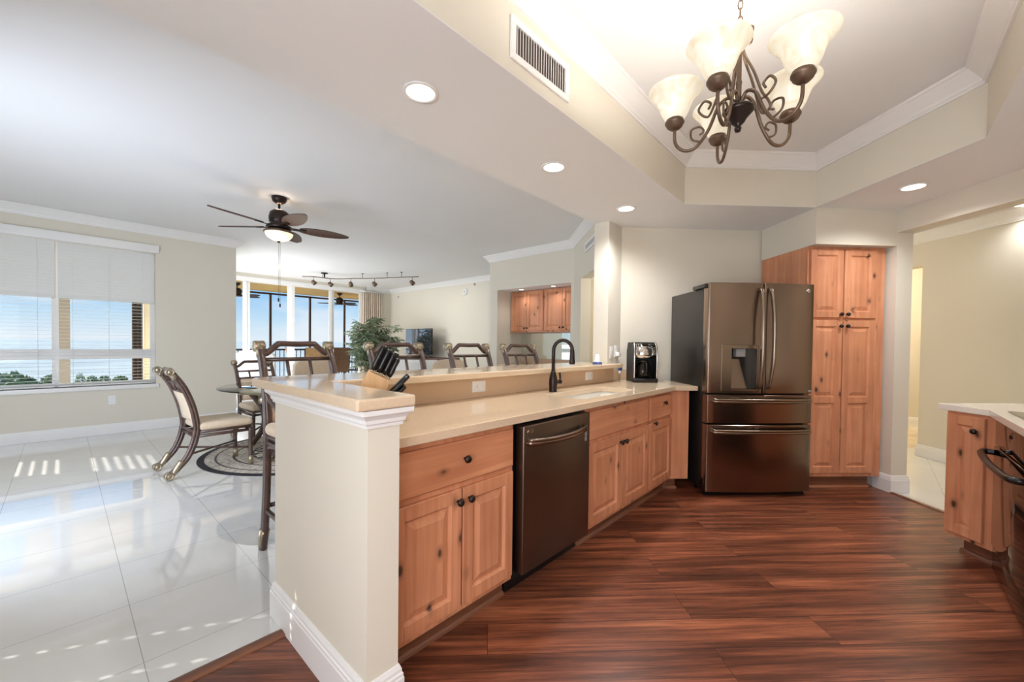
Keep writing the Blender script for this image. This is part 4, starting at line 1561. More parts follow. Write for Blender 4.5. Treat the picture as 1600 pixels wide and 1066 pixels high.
# ------------------------------------------------------------------ vents, detectors
def vent(label, loc, rotz, w, h, bars, upright=True, name='air_vent'):
    t = thing(name, label, 'air vent', loc, rotz)
    MB().box((-w / 2 + 0.02, -0.003, -h / 2 + 0.02), (w / 2 - 0.02, -0.001, h / 2 - 0.02)).build('backing', VENTD, t)
    b = MB()
    fw = 0.032
    for a, c in (((-w / 2, -h / 2), (w / 2, -h / 2 + fw)), ((-w / 2, h / 2 - fw), (w / 2, h / 2)), ((-w / 2, -h / 2 + fw), (-w / 2 + fw, h / 2 - fw)), ((w / 2 - fw, -h / 2 + fw), (w / 2, h / 2 - fw))):
        b.box((a[0], -0.012, a[1]), (c[0], 0.0, c[1]))
    b.build('frame', TRIM, t, bevel=0.003)
    b = MB()
    for k in range(bars):
        if upright:
            x = -w / 2 + fw + (w - 2 * fw) * (k + 0.5) / bars
            b.box((-0.001, -0.007, -h / 2 + fw), (0.001, 0.005, h / 2 - fw), T(x, -0.009, 0) @ RZ(R(-50)))
        else:
            z = -h / 2 + fw + (h - 2 * fw) * (k + 0.5) / bars
            b.box((-w / 2 + fw, -0.008, -0.0015), (w / 2 - fw, 0.008, 0.0015), T(0, -0.006, z) @ RX(R(35)))
    b.build('louvers', TRIM, t)
    return t


vent('white wall vent with upright louvers on the side of the kitchen tray', (1.552, 1.2285, 2.618), 0, 0.45, 0.19, 20)
vp = dd(0.985)
vent('small grey vent high on the angled wall near the bar column', (vp[0] - 0.001, vp[1] + 0.001, 2.553), R(-135), 0.56, 0.125, 8, False)
t = thing('smoke_detector', 'round white alarm high on the television wall', 'smoke detector', (XT - 0.0005, 7.52, 2.53), R(-90))
MB().lathe([(0.085, 0), (0.085, 0.02), (0.07, 0.034), (0.001, 0.038)], 28, RX(R(90))).build('cover', WHITE, t)
MB().lathe([(0.02, 0), (0.02, 0.003), (0.001, 0.003)], 14, T(0, -0.0385, 0) @ RX(R(90))).build('button', GREYP, t)
for y, z, lab in ((7.18, 2.68, 'tiny grey sprinkler head on the wall right of the round alarm'), (10.45, 2.60, 'tiny grey sprinkler head in the corner above the television')):
    t = thing('sprinkler', lab, 'sprinkler', (XT - 0.0005, y, z), R(-90))
    MB().lathe([(0.03, 0), (0.03, 0.008), (0.012, 0.012), (0.012, 0.03), (0.02, 0.032), (0.001, 0.034)], 14, RX(R(90))).build('head', CHROME, t)


# ------------------------------------------------------------------ recessed lights
def downlight(label, x, y, z, r=0.085, power=28, col=(0.98, 0.985, 1.0), group='recessed ceiling lights'):
    t = thing('recessed_light', label, 'recessed light', (x, y, z), 0, group)
    MB().lathe([(r * 0.78, -0.0005), (r * 0.80, -0.006), (r * 0.98, -0.007), (r, -0.0005), (r * 0.78, -0.0005)], 32, cap=False).build('trim_ring', TRIM, t)
    MB().lathe([(r * 0.785, -0.003), (0.001, -0.0032)], 32).build('lens', LAMPON, t)
    o = light('recessed_lamp', 'SPOT', (x, y, z - 0.02), power, col, r * 0.7, aim=(0, 0, -1), spot=150, blend=0.9)
    return t


downlight('nearest round recessed light, beside the wall vent', 1.152, 1.645, ZK, 0.085, 25)
downlight('middle recessed light of the row above the bar', 2.228, 1.645, ZK)
downlight('farthest recessed light of the row, above the bar column', 3.312, 1.655, ZK, 0.085, 50)
downlight('recessed light over the pantry beside the hall beam', 4.222, -0.179, ZK, 0.085, 44)
for lx, lab in ((-0.75, 'added unseen recessed light over the near right corner of the kitchen'), (1.15, 'added unseen recessed light over the near end of the oven counter'), (2.65, 'added unseen recessed light over the cooktop counter')):  # three lights added out of view to brighten the kitchen floor
    downlight(lab, lx, -0.80, ZK, 0.085, 15)
downlight('recessed light at the right edge in the hall ceiling', 5.95, -0.99, ZH, 0.085, 14)
light('hall_fill_near', 'POINT', (6.0, 0.75, 2.2), 8, (1, 0.95, 0.86), 0.1)  # unseen fill added behind the pillar to brighten the hall
downlight('small recessed light above the left wet bar cabinets', 5.36, 4.62, 2.2145, 0.05, 4, group='wet bar lights')
downlight('small recessed light above the right wet bar cabinets', 5.36, 3.93, 2.2145, 0.05, 4, group='wet bar lights')
light('hall_lamp', 'POINT', (8.3, 0.6, 2.2), 70, (1, 0.84, 0.60), 0.1)
light('passage_lamp', 'POINT', (5.2, 2.2, 2.1), 14, (1, 0.9, 0.75), 0.1)

# ------------------------------------------------------------------ chandelier
CX, CY = 1.784, 0.423
CZ = 2.107
t = thing('chandelier', 'five-arm bronze chandelier with lit alabaster glass shades hanging in the tray', 'chandelier', (CX, CY, CZ), 0)
MB().lathe([(0.002, -0.001), (0.010, 0.0), (0.013, 0.012), (0.009, 0.02), (0.022, 0.032), (0.032, 0.050), (0.052, 0.072), (0.058, 0.080), (0.050, 0.092), (0.02, 0.11), (0.014, 0.115)], 24).build('finial', BRONZE, t)
MB().lathe([(0.010, 0.10), (0.010, 0.18), (0.012, 0.19), (0.009, 0.20), (0.009, 0.34), (0.014, 0.35), (0.016, 0.37), (0.006, 0.38), (0.003, 0.385)], 14).build('stem', IRON, t)
right_a = HEAD - PI / 2
ARM_R = 0.233
TZ = 0.058
for i, a in enumerate((-62.8, 9.2, 81.2, 153.2, 225.2)):
    ang = right_a + R(a)
    d = Vector((math.cos(ang), math.sin(ang), 0))

    def rz(r, z):
        return d * r + Vector((0, 0, z))
    b = MB()
    b.tube(bez([rz(0.012, 0.115), rz(0.035, 0.140), rz(0.070, 0.115), rz(0.105, 0.030), rz(0.150, -0.030), rz(0.195, -0.035), rz(0.228, 0.0), rz(ARM_R, TZ)], 6), 0.0066, 8)
    # scrolls on the arm
    b.tube(bez([rz(0.130, -0.012), rz(0.165, 0.005), rz(0.168, 0.042), rz(0.138, 0.050), rz(0.122, 0.030), rz(0.138, 0.018)], 6), 0.0042, 7)
    b.tube(bez([rz(0.014, 0.36), rz(0.030, 0.385), rz(0.052, 0.372), rz(0.046, 0.348), rz(0.028, 0.352), rz(0.018, 0.30), rz(0.060, 0.20), rz(0.095, 0.10), rz(0.115, 0.085), rz(0.142, 0.115), rz(0.122, 0.148), rz(0.098, 0.135), rz(0.106, 0.114)], 6), 0.0048, 7)
    ar = b.build('arm', IRON, t)
    tip = rz(ARM_R, TZ)
    mt = T(tip.x, tip.y, tip.z)
    MB().lathe([(0.008, 0.000), (0.020, 0.004), (0.031, 0.014), (0.035, 0.024), (0.038, 0.027), (0.038, 0.033), (0.034, 0.035), (0.034, 0.045), (0.028, 0.046)], 20, mt).build('socket_cup', IRON, ar)
    prof = [(0.032, 0.040), (0.043, 0.052), (0.054, 0.072), (0.062, 0.095), (0.070, 0.116), (0.082, 0.134), (0.098, 0.150), (0.106, 0.160), (0.104, 0.166),
            (0.099, 0.160), (0.086, 0.146), (0.073, 0.128), (0.064, 0.108), (0.056, 0.086), (0.046, 0.066), (0.032, 0.052)]
    MB().lathe(prof, 32, mt, cap=False).build('glass_shade', SHADE, ar)
    lp = light('chandelier_bulb', 'POINT', (0, 0, 0), 4.2, (1, 0.94, 0.87), 0.022)
    lp.location = (CX + tip.x, CY + tip.y, CZ + tip.z + 0.125)
# chain, canopy
b = MB()
z = 0.382
k = 0
while z < ZT - CZ - 0.06:
    pts = []
    for q in range(13):
        a = 2 * PI * q / 12
        pts.append((0.0085 * math.cos(a), 0, 0.0185 * math.sin(a)))
    b.tube(pts, 0.0022, 6, T(0, 0, z + 0.018) @ RZ(R(90 * (k % 2) + 20)), cap=False)
    z += 0.031
    k += 1
b.build('chain', IRON, t)
MB().lathe([(0.065, ZT - CZ - 0.001), (0.062, ZT - CZ - 0.015), (0.04, ZT - CZ - 0.03), (0.012, ZT - CZ - 0.045), (0.008, ZT - CZ - 0.06)], 24).build('canopy', BRONZE, t)

# ------------------------------------------------------------------ ceiling fan


def fan(name, label, loc, top, blade_l, angs, mblade, tilt, lit, pull=True, scale=1.0):
    t = thing(name, label, 'ceiling fan', loc, 0)
    M0 = tilt
    z0 = 0.0
    MB().lathe([(0.075, top - 0.001), (0.075, top - 0.02), (0.065, top - 0.05), (0.03, top - 0.075), (0.014, top - 0.08)], 24).build('canopy', BRONZE, t)
    MB().lathe([(0.013, top - 0.07), (0.013, 0.16)], 12).build('downrod', BRONZE, t)
    MB().lathe([(0.02, 0.19), (0.06, 0.18), (0.095, 0.15), (0.105, 0.10), (0.10, 0.05), (0.085, 0.03), (0.12, 0.01), (0.13, -0.01), (0.105, -0.03), (0.06, -0.035)], 28, M0).build('motor', BRONZE, t)
    for a in angs:
        m = M0 @ RZ(R(a))
        b = MB()
        # leaf outline with a slight pitch
        n = 14
        vs, fs = [], []
        for side in (0.004, -0.004):
            for i in range(n + 1):
                s = i / n
                x = 0.20 + blade_l * s
                wdt = 0.092 * math.sin(PI * min(1, (s * 0.92 + 0.06))) ** 0.55 * (1.08 - 0.25 * s)
                for k in range(5):
                    y = -wdt + 2 * wdt * k / 4
                    vs.append((x, y, side + 0.006 * (1 - (2 * k / 4 - 1) ** 2)))
        half = (n + 1) * 5
        for i in range(n):
            for k in range(4):
                q = i * 5 + k
                fs.append((q, q + 1, q + 6, q + 5))
                fs.append((half + q, half + q + 5, half + q + 6, half + q + 1))
        for i in range(n):
            for k in (0, 4):
                q = i * 5 + k
                fs.append((q, q + 5, half + q + 5, half + q))
        for i in (0, n):
            for k in range(4):
                q = i * 5 + k
                fs.append((q, q + 1, half + q + 1, half + q))
        b.add(vs, fs, m @ T(0, 0, 0.0) @ RX(R(-13)), False)
        bl = b.build('blade', mblade, t)
        MB().box((0.10, -0.02, -0.008), (0.26, 0.02, 0.0), m @ RX(R(-13)) @ T(0, 0, -0.001)).build('blade_arm', BRONZE, bl)
    if lit:
        MB().lathe([(0.10, -0.03), (0.135, -0.045), (0.15, -0.058), (0.148, -0.068), (0.13, -0.07)], 28, M0).build('light_ring', IRON, t)
        MB().lathe([(0.138, -0.066), (0.13, -0.095), (0.105, -0.125), (0.06, -0.148), (0.02, -0.155), (0.001, -0.156)], 28, M0, cap=False).build('light_bowl', FANGL, t)
        MB().lathe([(0.016, -0.150), (0.018, -0.160), (0.010, -0.172), (0.002, -0.176)], 14, M0).build('finial', BRONZE, t)
    if pull:
        for dx, ln in ((-0.006, 0.78), (0.010, 0.84)):
            b = MB().tube([(dx, 0, -0.165), (dx, 0, -ln)], 0.0018, 6)
            pc = b.build('pull_chain', IRON, t)
            MB().lathe([(0.003, 0.0), (0.008, -0.005), (0.008, -0.035), (0.003, -0.04)], 10, T(dx, 0, -ln)).build('fob', BLACKP, pc)
    return t


FL_ = (1.60, 4.90, 2.515)
tilt_ax = Vector((math.cos(HEAD), math.sin(HEAD), 0))
fan('ceiling_fan', 'bronze ceiling fan with woven leaf blades and lit bowl over the dining table', FL_, ZL - FL_[2], 0.515,
    [math.degrees(right_a) + q for q in (30, 102, 174, 246, 318)], WEAVE, Matrix.Rotation(R(1.5), 4, tilt_ax), True)
light('fan_lamp', 'POINT', (FL_[0], FL_[1], FL_[2] - 0.42), 2.5, (1, 0.82, 0.62), 0.06)
light('ceiling_fill', 'POINT', (FL_[0], FL_[1], FL_[2] + 0.20), 2.5, (1, 0.74, 0.52), 0.05)  # added point light above the motor, brightens the ceiling; no fixture there

# ------------------------------------------------------------------ track light
t = thing('track_light', 'wavy bronze ceiling track with five small spotlights near the balcony doors', 'track light', (4.3, 9.0, ZL))
TP = [(3.62, 9.62), (3.80, 9.45), (3.98, 9.42), (4.16, 9.42), (4.33, 9.26), (4.45, 9.02), (4.62, 8.80), (4.78, 8.55), (4.92, 8.25), (5.08, 7.92), (5.20, 7.68), (5.28, 7.55)]
off_ = Vector((-4.3, -9.0, 0))
pp = bez([Vector((x, y, -0.115)) + off_ for x, y in TP], 6)
MB().tube(pp, 0.010, 8).build('rail', IRON, t)
for i in (2, 6, 8, 9):
    q = Vector((TP[i][0], TP[i][1], 0)) + off_
    MB().lathe([(0.025, -0.001), (0.025, -0.01), (0.006, -0.015), (0.006, -0.12)], 12, T(q.x, q.y, 0)).build('standoff', IRON, t)
q = Vector((4.02, 9.42, 0)) + off_
MB().lathe([(0.075, -0.001), (0.075, -0.02), (0.02, -0.03), (0.014, -0.115)], 20, T(q.x, q.y, 0)).build('canopy', BRONZE, t)
for i in (1, 3, 5, 7, 10):
    q = Vector((TP[i][0], TP[i][1], -0.115)) + off_
    b = MB().tube([q, q + Vector((0, 0, -0.10))], 0.006, 8)
    m = T(q.x, q.y, q.z - 0.13) @ RZ(R(40 + 50 * (i % 3))) @ RX(R(-50))
    b.lathe([(0.018, 0.06), (0.04, 0.045), (0.048, 0.0), (0.052, -0.045), (0.046, -0.047)], 16, m)
    h = b.build('spot_head', IRON, t)
    MB().lathe([(0.044, -0.03), (0.001, -0.031)], 16, m).build('lamp', LAMPON, h)
    light('track_lamp', 'SPOT', (q.x + 4.3, q.y + 9.0, ZL + q.z - 0.20), 15, (1, 0.96, 0.90), 0.03, aim=(0.85, -0.25, -0.5), spot=95, blend=0.9)


# ------------------------------------------------------------------ rattan seating
def scroll(b, c, r, axis_x=True):
    """brass scroll: two flat spirals joined by a drum across x"""
    m = T(*c) @ RY(R(90))
    b.lathe([(0.001, -0.030), (r * 0.35, -0.031), (r * 0.4, -0.027), (r * 0.72, -0.027), (r * 0.78, -0.031), (r, -0.026), (r, 0.026), (r * 0.78, 0.031), (r * 0.72, 0.027), (r * 0.4, 0.027), (r * 0.35, 0.031), (0.001, 0.030)], 18, m)


def rattan_chair(name, label, cat, loc, rotz, group, stool):
    t = thing(name, label, cat, loc, rotz, group)
    hw = 0.215
    if stool:
        zs, zt = 0.74, 1.225
        rear = [(0.225, 0), (0.20, 0.12), (0.168, 0.40), (0.160, zs - 0.02), (0.185, 0.95), (0.235, 1.12), (0.275, zt - 0.02)]
        front = [(-0.235, 0), (-0.225, 0.12), (-0.205, 0.45), (-0.200, zs - 0.03)]
        rails = [(zt - 0.028, zt + 0.012), (zt - 0.078, None)]
        zb = zt - 0.235
    else:
        zs, zt = 0.44, 0.965
        rear = [(0.365, 0.035), (0.318, 0.075), (0.240, 0.17), (0.192, 0.28), (0.170, 0.38), (0.165, zs + 0.02), (0.198, 0.64), (0.262, 0.82), (0.345, zt - 0.01)]
        front = [(-0.285, 0), (-0.283, 0.12), (-0.280, zs - 0.06)]
        rails = [(zt - 0.03, zt + 0.01), (zt - 0.105, None)]
        zb = zt - 0.19

    def yat(z):
        for (y0, z0), (y1, z1) in zip(rear, rear[1:]):
            if z0 <= z <= z1:
                return y0 + (y1 - y0) * (z - z0) / max(1e-6, z1 - z0)
        return rear[-1][0]
    for sgn in (-1, 1):
        b = MB()
        pp = bez([(sgn * hw, y, z) for y, z in rear], 6)
        b.tube([p + Vector((0, -0.011, 0)) for p in pp], 0.019, 9)
        b.tube([p + Vector((0, 0.012, 0.004)) for p in pp], 0.018, 9)
        leg = b.build('back_post', RATTAN, t)
        b = MB()
        if stool:
            b.tube([(sgn * hw, rear[0][0] + 0.004, 0.0), (sgn * hw, rear[0][0], 0.03), (sgn * hw, rear[1][0], 0.125)], [0.022, 0.026, 0.029], 12)
        else:
            b.tube(bez([(sgn * hw, 0.352, 0.030), (sgn * hw, 0.330, 0.060), (sgn * hw, 0.276, 0.155)], 4), [0.022] * 4 + [0.025] * 5, 12)
            scroll(b, (sgn * hw, 0.368, 0.0345), 0.034)
        b.build('brass_foot', BRASS, leg)
        b = MB()
        scroll(b, (sgn * hw, rear[-1][0] + 0.018, zt + 0.004), 0.034)
        b.tube([(sgn * hw, rear[-1][0] + 0.012, zt + 0.022), (sgn * hw, rear[-1][0] - 0.006, zt - 0.03), (sgn * hw, yat(zt - 0.06), zt - 0.06)], [0.020, 0.024, 0.025], 12)
        b.build('brass_scroll', BRASS, leg)
        b = MB().tube(bez([(sgn * hw, y, z) for y, z in front], 5), 0.019, 9)
        fl = b.build('leg', RATTAN, t)
        MB().lathe([(0.016, 0), (0.024, 0.004), (0.024, 0.05), (0.021, 0.09)], 12, T(sgn * hw, front[0][0], 0)).build('brass_foot', BRASS, fl)
    # camel-back top rail, second rail, spindles
    za, zc = rails[0]
    ya = yat(za)
    b = MB().tube(bez([(-hw, ya, za - 0.012), (-hw * 0.84, ya, za - 0.012), (-hw * 0.56, ya, zc), (-hw * 0.46, ya, zc + 0.008), (0, ya, zc + 0.006), (hw * 0.46, ya, zc + 0.008), (hw * 0.56, ya, zc), (hw * 0.84, ya, za - 0.012), (hw, ya, za - 0.012)], 6), 0.0185, 10)
    b.build('top_rail', RATTAN, t)
    zr = rails[1][0]
    b = MB().tube([(-hw, yat(zr), zr), (hw, yat(zr), zr)], 0.013, 9)
    b.tube([(-hw, yat(zb), zb), (hw, yat(zb), zb)], 0.013, 9)
    b.build('back_rail', RATTAN, t)
    for x in (-0.07, 0.07):
        MB().tube([(x, yat(zb), zb), (x, yat(zr), zr)], 0.011, 8).build('spindle', RATTAN, t)
    # upholstered back panel below the open rail
    z0, z1 = zs + (0.055 if not stool else 0.03), zb - 0.012
    n = 8
    vs, fs = [], []
    for s in (0, 1):
        for i in range(n + 1):
            z = z0 + (z1 - z0) * i / n
            for k in range(5):
                x = -hw + 0.028 + (2 * hw - 0.056) * k / 4
                edge = (0 if k in (0, 4) else 1) * (0 if i in (0, n) else 1)
                vs.append((x, yat(z) + (0.012 if s else -0.012 - 0.016 * edge), z))
    hf = (n + 1) * 5
    for i in range(n):
        for k in range(4):
            q = i * 5 + k
            fs.append((q, q + 1, q + 6, q + 5))
            fs.append((hf + q, hf + q + 5, hf + q + 6, hf + q + 1))
        for k in (0, 4):
            q = i * 5 + k
            fs.append((q, q + 5, hf + q + 5, hf + q))
    for i in (0, n):
        for k in range(4):
            q = i * 5 + k
            fs.append((q, q + 1, hf + q + 1, hf + q))
    MB().add(vs, fs, None, True).build('back_cushion', PEACH if stool else CREAM, t)
    # seat
    yf, yb = front[-1][0] - 0.02, yat(zs) - 0.012
    MB().rbox((-hw - 0.025, yf, zs - 0.035), (hw + 0.025, yb, zs + 0.04), 0.034, 4).build('seat', CREAM, t)
    b = MB()
    for z in (zs - 0.045, zs - 0.082):
        b.tube([(-hw, yb + 0.02, z), (-hw, yf + 0.02, z), (hw, yf + 0.02, z), (hw, yb + 0.02, z), (-hw, yb + 0.02, z)], 0.0155, 8)
    b.build('seat_frame', RATTAN, t)
    if stool:
        zq = 0.27
        b = MB()
        b.tube([(-hw, yat(zq), zq), (hw, yat(zq), zq)], 0.014, 8)
        b.tube([(-hw, yat(zq) - 0.01, zq - 0.02), (-hw, front[1][0] + 0.01, zq - 0.05)], 0.014, 8)
        b.tube([(hw, yat(zq) - 0.01, zq - 0.02), (hw, front[1][0] + 0.01, zq - 0.05)], 0.014, 8)
        b.tube([(-hw, front[1][0], zq - 0.05), (hw, front[1][0], zq - 0.05)], 0.016, 8)
        b.build('stretcher', RATTAN, t)
        for sgn in (-1, 1):
            MB().tube(bez([(sgn * hw, yat(0.60), 0.60), (sgn * hw, 0.10, 0.640), (sgn * hw, -0.10, 0.640), (sgn * hw, front[-1][0], 0.58)], 5), 0.012, 8).build('brace', RATTAN, t)
            MB().tube(bez([(sgn * hw, yat(0.985), 0.985), (sgn * hw, 0.13, 0.915), (sgn * hw, 0.02, 0.865), (sgn * hw, -0.06, zs - 0.02)], 6), 0.0125, 8).build('arm_loop', RATTAN, t)
    else:
        b = MB()
        b.tube([(-hw, yat(0.20), 0.20), (hw, front[0][0], 0.175)], 0.0105, 8)
        b.tube([(hw, yat(0.20), 0.20), (-hw, front[0][0], 0.175)], 0.0105, 8)
        b.build('stretcher', RATTAN, t)
    return t


G1 = 'rattan bar stools behind the raised bar'
st0 = rattan_chair('bar_stool', 'dark rattan bar stool nearest the peninsula end wall, its rear leg in view', 'bar stool', (1.035, 2.530, 0), R(3), G1, True)
dup(st0, (1.735, 2.525, 0), R(-3), 'second dark rattan bar stool, behind the knife block', G1)
dup(st0, (2.485, 2.525, 0), R(-5), 'third dark rattan bar stool, before the plain wall left of the wet bar', G1)
dup(st0, (3.185, 2.52, 0), R(-6), 'fourth dark rattan bar stool, left of the faucet before the wet bar alcove', G1)

G2 = 'rattan dining chairs around the glass table'
ch0 = rattan_chair('dining_chair', 'dark rattan dining chair seen from the side in front of the window, cream seat', 'dining chair', (0.985, 4.925, 0.0042), R(94), G2, False)
dup(ch0, (1.735, 5.86, 0.0042), R(4), 'dining chair on the far side of the glass table with its back to the wall', G2)

# table
t = thing('dining_table', 'round glass-topped dining table on a dark curved base, cut off by the end wall', 'dining table', (1.84, 5.02, 0.0042))
MB().lathe([(0.001, 0.735), (0.76, 0.735), (0.775, 0.741), (0.775, 0.747), (0.765, 0.752), (0.001, 0.752)], 64).build('table_top', TABGL, t)
MB().lathe([(0.60, 0.733), (0.62, 0.725), (0.62, 0.71), (0.60, 0.70), (0.58, 0.71), (0.58, 0.725), (0.60, 0.733)], 32, cap=False).build('top_ring', BRASS, t)
for k in range(4):
    a = R(132 + 90 * k)
    d = Vector((math.cos(a), math.sin(a), 0))
    b = MB()
    for o_ in (-0.022, 0.022):
        s = Vector((-d.y, d.x, 0)) * o_
        b.tube(bez([d * 0.60 + s + Vector((0, 0, 0.705)), d * 0.52 + s + Vector((0, 0, 0.62)), d * 0.40 + s + Vector((0, 0, 0.45)), d * 0.40 + s + Vector((0, 0, 0.25)), d * 0.54 + s + Vector((0, 0, 0.035))], 6), 0.023, 9)
    lg = b.build('leg', RATTAN, t)
    b = MB()
    scroll(b, (0, 0, 0), 0.045)
    b.v = [RZ(a + PI / 2) @ v + d * 0.655 + Vector((0, 0, 0.665)) for v in b.v]
    b.build('brass_scroll', BRASS, lg)
    MB().ball(d * 0.55 + Vector((0, 0, 0.033)), 0.032, 12).build('brass_foot', BRASS, lg)
t = MB().lathe([(0.001, 0.0), (1.0, 0.0), (1.02, 0.001), (1.015, 0.004), (0.001, 0.004)], 72).build('round_rug', RUG)
t.location = (1.92, 5.0, 0)
t.scale = (1, 1, 1)
tag(t, 'round medallion rug with black border under the dining table', 'rug')


# ------------------------------------------------------------------ living room
def armchair(name, label, cat, loc, rotz, w=0.8, h=0.92, m=CREAM, wing=0.0, group=None):
    t = thing(name, label, cat, loc, rotz, group)
    MB().rbox((-w / 2, -0.38, 0.08), (w / 2, 0.36, 0.40), 0.04, 4).build('base', m, t)
    MB().rbox((-w / 2 + 0.12, -0.42, 0.40), (w / 2 - 0.12, 0.22, 0.52), 0.05, 4).build('seat_cushion', m, t)
    b = MB()
    n = 16
    pr = []
    for k in range(n + 1):
        a = PI * k / n
        pr.append((-(w / 2) * math.cos(a), h - 0.16 + (0.16) * math.sin(a) ** 0.6))
    vs = [(-w / 2, 0.20, 0.3)] + [(x, 0.24, z) for x, z in pr] + [(w / 2, 0.20, 0.3)]
    vs += [(v[0], v[1] + 0.17, v[2]) for v in vs]
    k = len(vs) // 2
    b.add(vs, [tuple(range(k)), tuple(range(k, 2 * k))[::-1]] + [(i, (i + 1) % k, k + (i + 1) % k, k + i) for i in range(k)])
    b.build('backrest', m, t, bevel=0.02)
    for sgn in (-1, 1):
        MB().rbox((sgn * w / 2 - 0.07 * (1 + sgn), -0.40, 0.10), (sgn * w / 2 + 0.07 * (1 - sgn), 0.26, 0.62), 0.05, 4).build('armrest', m, t)
        for y in (-0.3, 0.28):
            MB().tube([(sgn * (w / 2 - 0.08), y, 0), (sgn * (w / 2 - 0.08), y, 0.09)], 0.022, 8).build('leg', DARKWOOD, t)
    return t


armchair('armchair', 'cream armchair glimpsed behind the nearest bar stool, back to us', 'armchair', (2.86, 7.30, 0), R(172), 0.62, 0.98)
armchair('armchair', 'white armchair with rounded back glimpsed beyond the far dining chair', 'armchair', (2.42, 8.55, 0), R(160), 0.62, 1.10, SOFA)
armchair('armchair', 'beige armchair glimpsed between the second and third bar stools', 'armchair', (4.80, 5.85, 0), R(140), 0.62, 0.98, CREAM)
# white sofa behind the second bar stool
t = thing('sofa', 'white sofa glimpsed behind the second bar stool and the knife block', 'sofa', (5.2, 7.7, 0), R(135))
MB().rbox((-0.66, -0.42, 0.08), (0.66, 0.42, 0.42), 0.05, 4).build('base', SOFA, t)
MB().rbox((-0.66, 0.22, 0.30), (0.66, 0.46, 0.90), 0.07, 4).build('backrest', SOFA, t)
for sgn in (-1, 1):
    MB().rbox((min(sgn * 0.66, sgn * 0.50), -0.42, 0.10), (max(sgn * 0.66, sgn * 0.50), 0.44, 0.64), 0.06, 4).build('armrest', SOFA, t)
for x in (-0.58, 0.58):
    for y in (-0.34, 0.36):
        MB().tube([(x, y, 0), (x, y, 0.09)], 0.025, 8).build('leg', DARKWOOD, t)
for x0, x1 in ((-0.50, -0.005), (0.005, 0.50)):
    MB().rbox((x0, -0.44, 0.42), (x1, 0.24, 0.56), 0.05, 4).build('seat_cushion', SOFA, t)

# television and its stand
t = thing('tv_stand', 'dark wooden cabinet that holds the television', 'cabinet', (6.35, 8.70, 0), R(-90))
MB().rbox((-0.98, -0.25, 0.06), (0.98, 0.25, 0.86), 0.008, 2).build('body', DARKWOOD, t)
MB().rbox((-1.0, -0.27, 0.86), (1.0, 0.27, 0.895), 0.008, 2).build('top', DARKWOOD, t)
for k in range(4):
    x = -0.96 + 0.48 * k
    dd_ = door_mb(x + 0.01, x + 0.47, 0.10, 0.84, -0.25).build('door', DARKWOOD, t)
    knob(dd_, x + (0.42 if k % 2 == 0 else 0.06), -0.27, 0.5)
MB().box((-0.95, -0.22, 0), (0.95, 0.22, 0.06)).build('plinth', DARKWOOD, t)
t = thing('television', 'flat black television reflecting the bright balcony doors', 'television', (6.22, 8.87, 0.8955), R(-90))
MB().rbox((-0.565, -0.02, 0.07), (0.565, 0.025, 0.735), 0.006, 2).build('bezel', BLACKP, t)
MB().box((-0.555, -0.0215, 0.082), (0.555, -0.0195, 0.725)).build('screen', SCREEN, t)
for sgn in (-1, 1):
    MB().tube([(sgn * 0.40, 0.0, 0.07), (sgn * 0.42, -0.10, 0.008)], 0.008, 8).tube([(sgn * 0.40, 0.0, 0.07), (sgn * 0.42, 0.10, 0.008)], 0.008, 8).build('foot', BLACKP, t)

# curtain beside the balcony doors
t = thing('curtain', 'beige pleated curtain hanging at the right side of the balcony doors', 'curtain', (5.97, YB - 0.09, 0))
n = 90
vs, fs = [], []
for z in (0.03, 1.3, 2.50, 2.68):
    for i in range(n + 1):
        x = -0.31 + 0.62 * i / n
        y = 0.035 * math.sin(i * 2 * PI / 9.0) + 0.01 * math.sin(i * 0.9 + z)
        vs.append((x, y, z))
for j in range(3):
    for i in range(n):
        q = j * (n + 1) + i
        fs.append((q, q + 1, q + n + 2, q + n + 1))
o = MB().add(vs, fs, None, True).build('cloth', CURT, t)
sm = o.modifiers.new('thick', 'SOLIDIFY')
sm.thickness = 0.004
MB().tube([(-0.36, 0.0, 2.70), (0.40, 0.0, 2.70)], 0.012, 8).build('curtain_rod', TRIM, t)

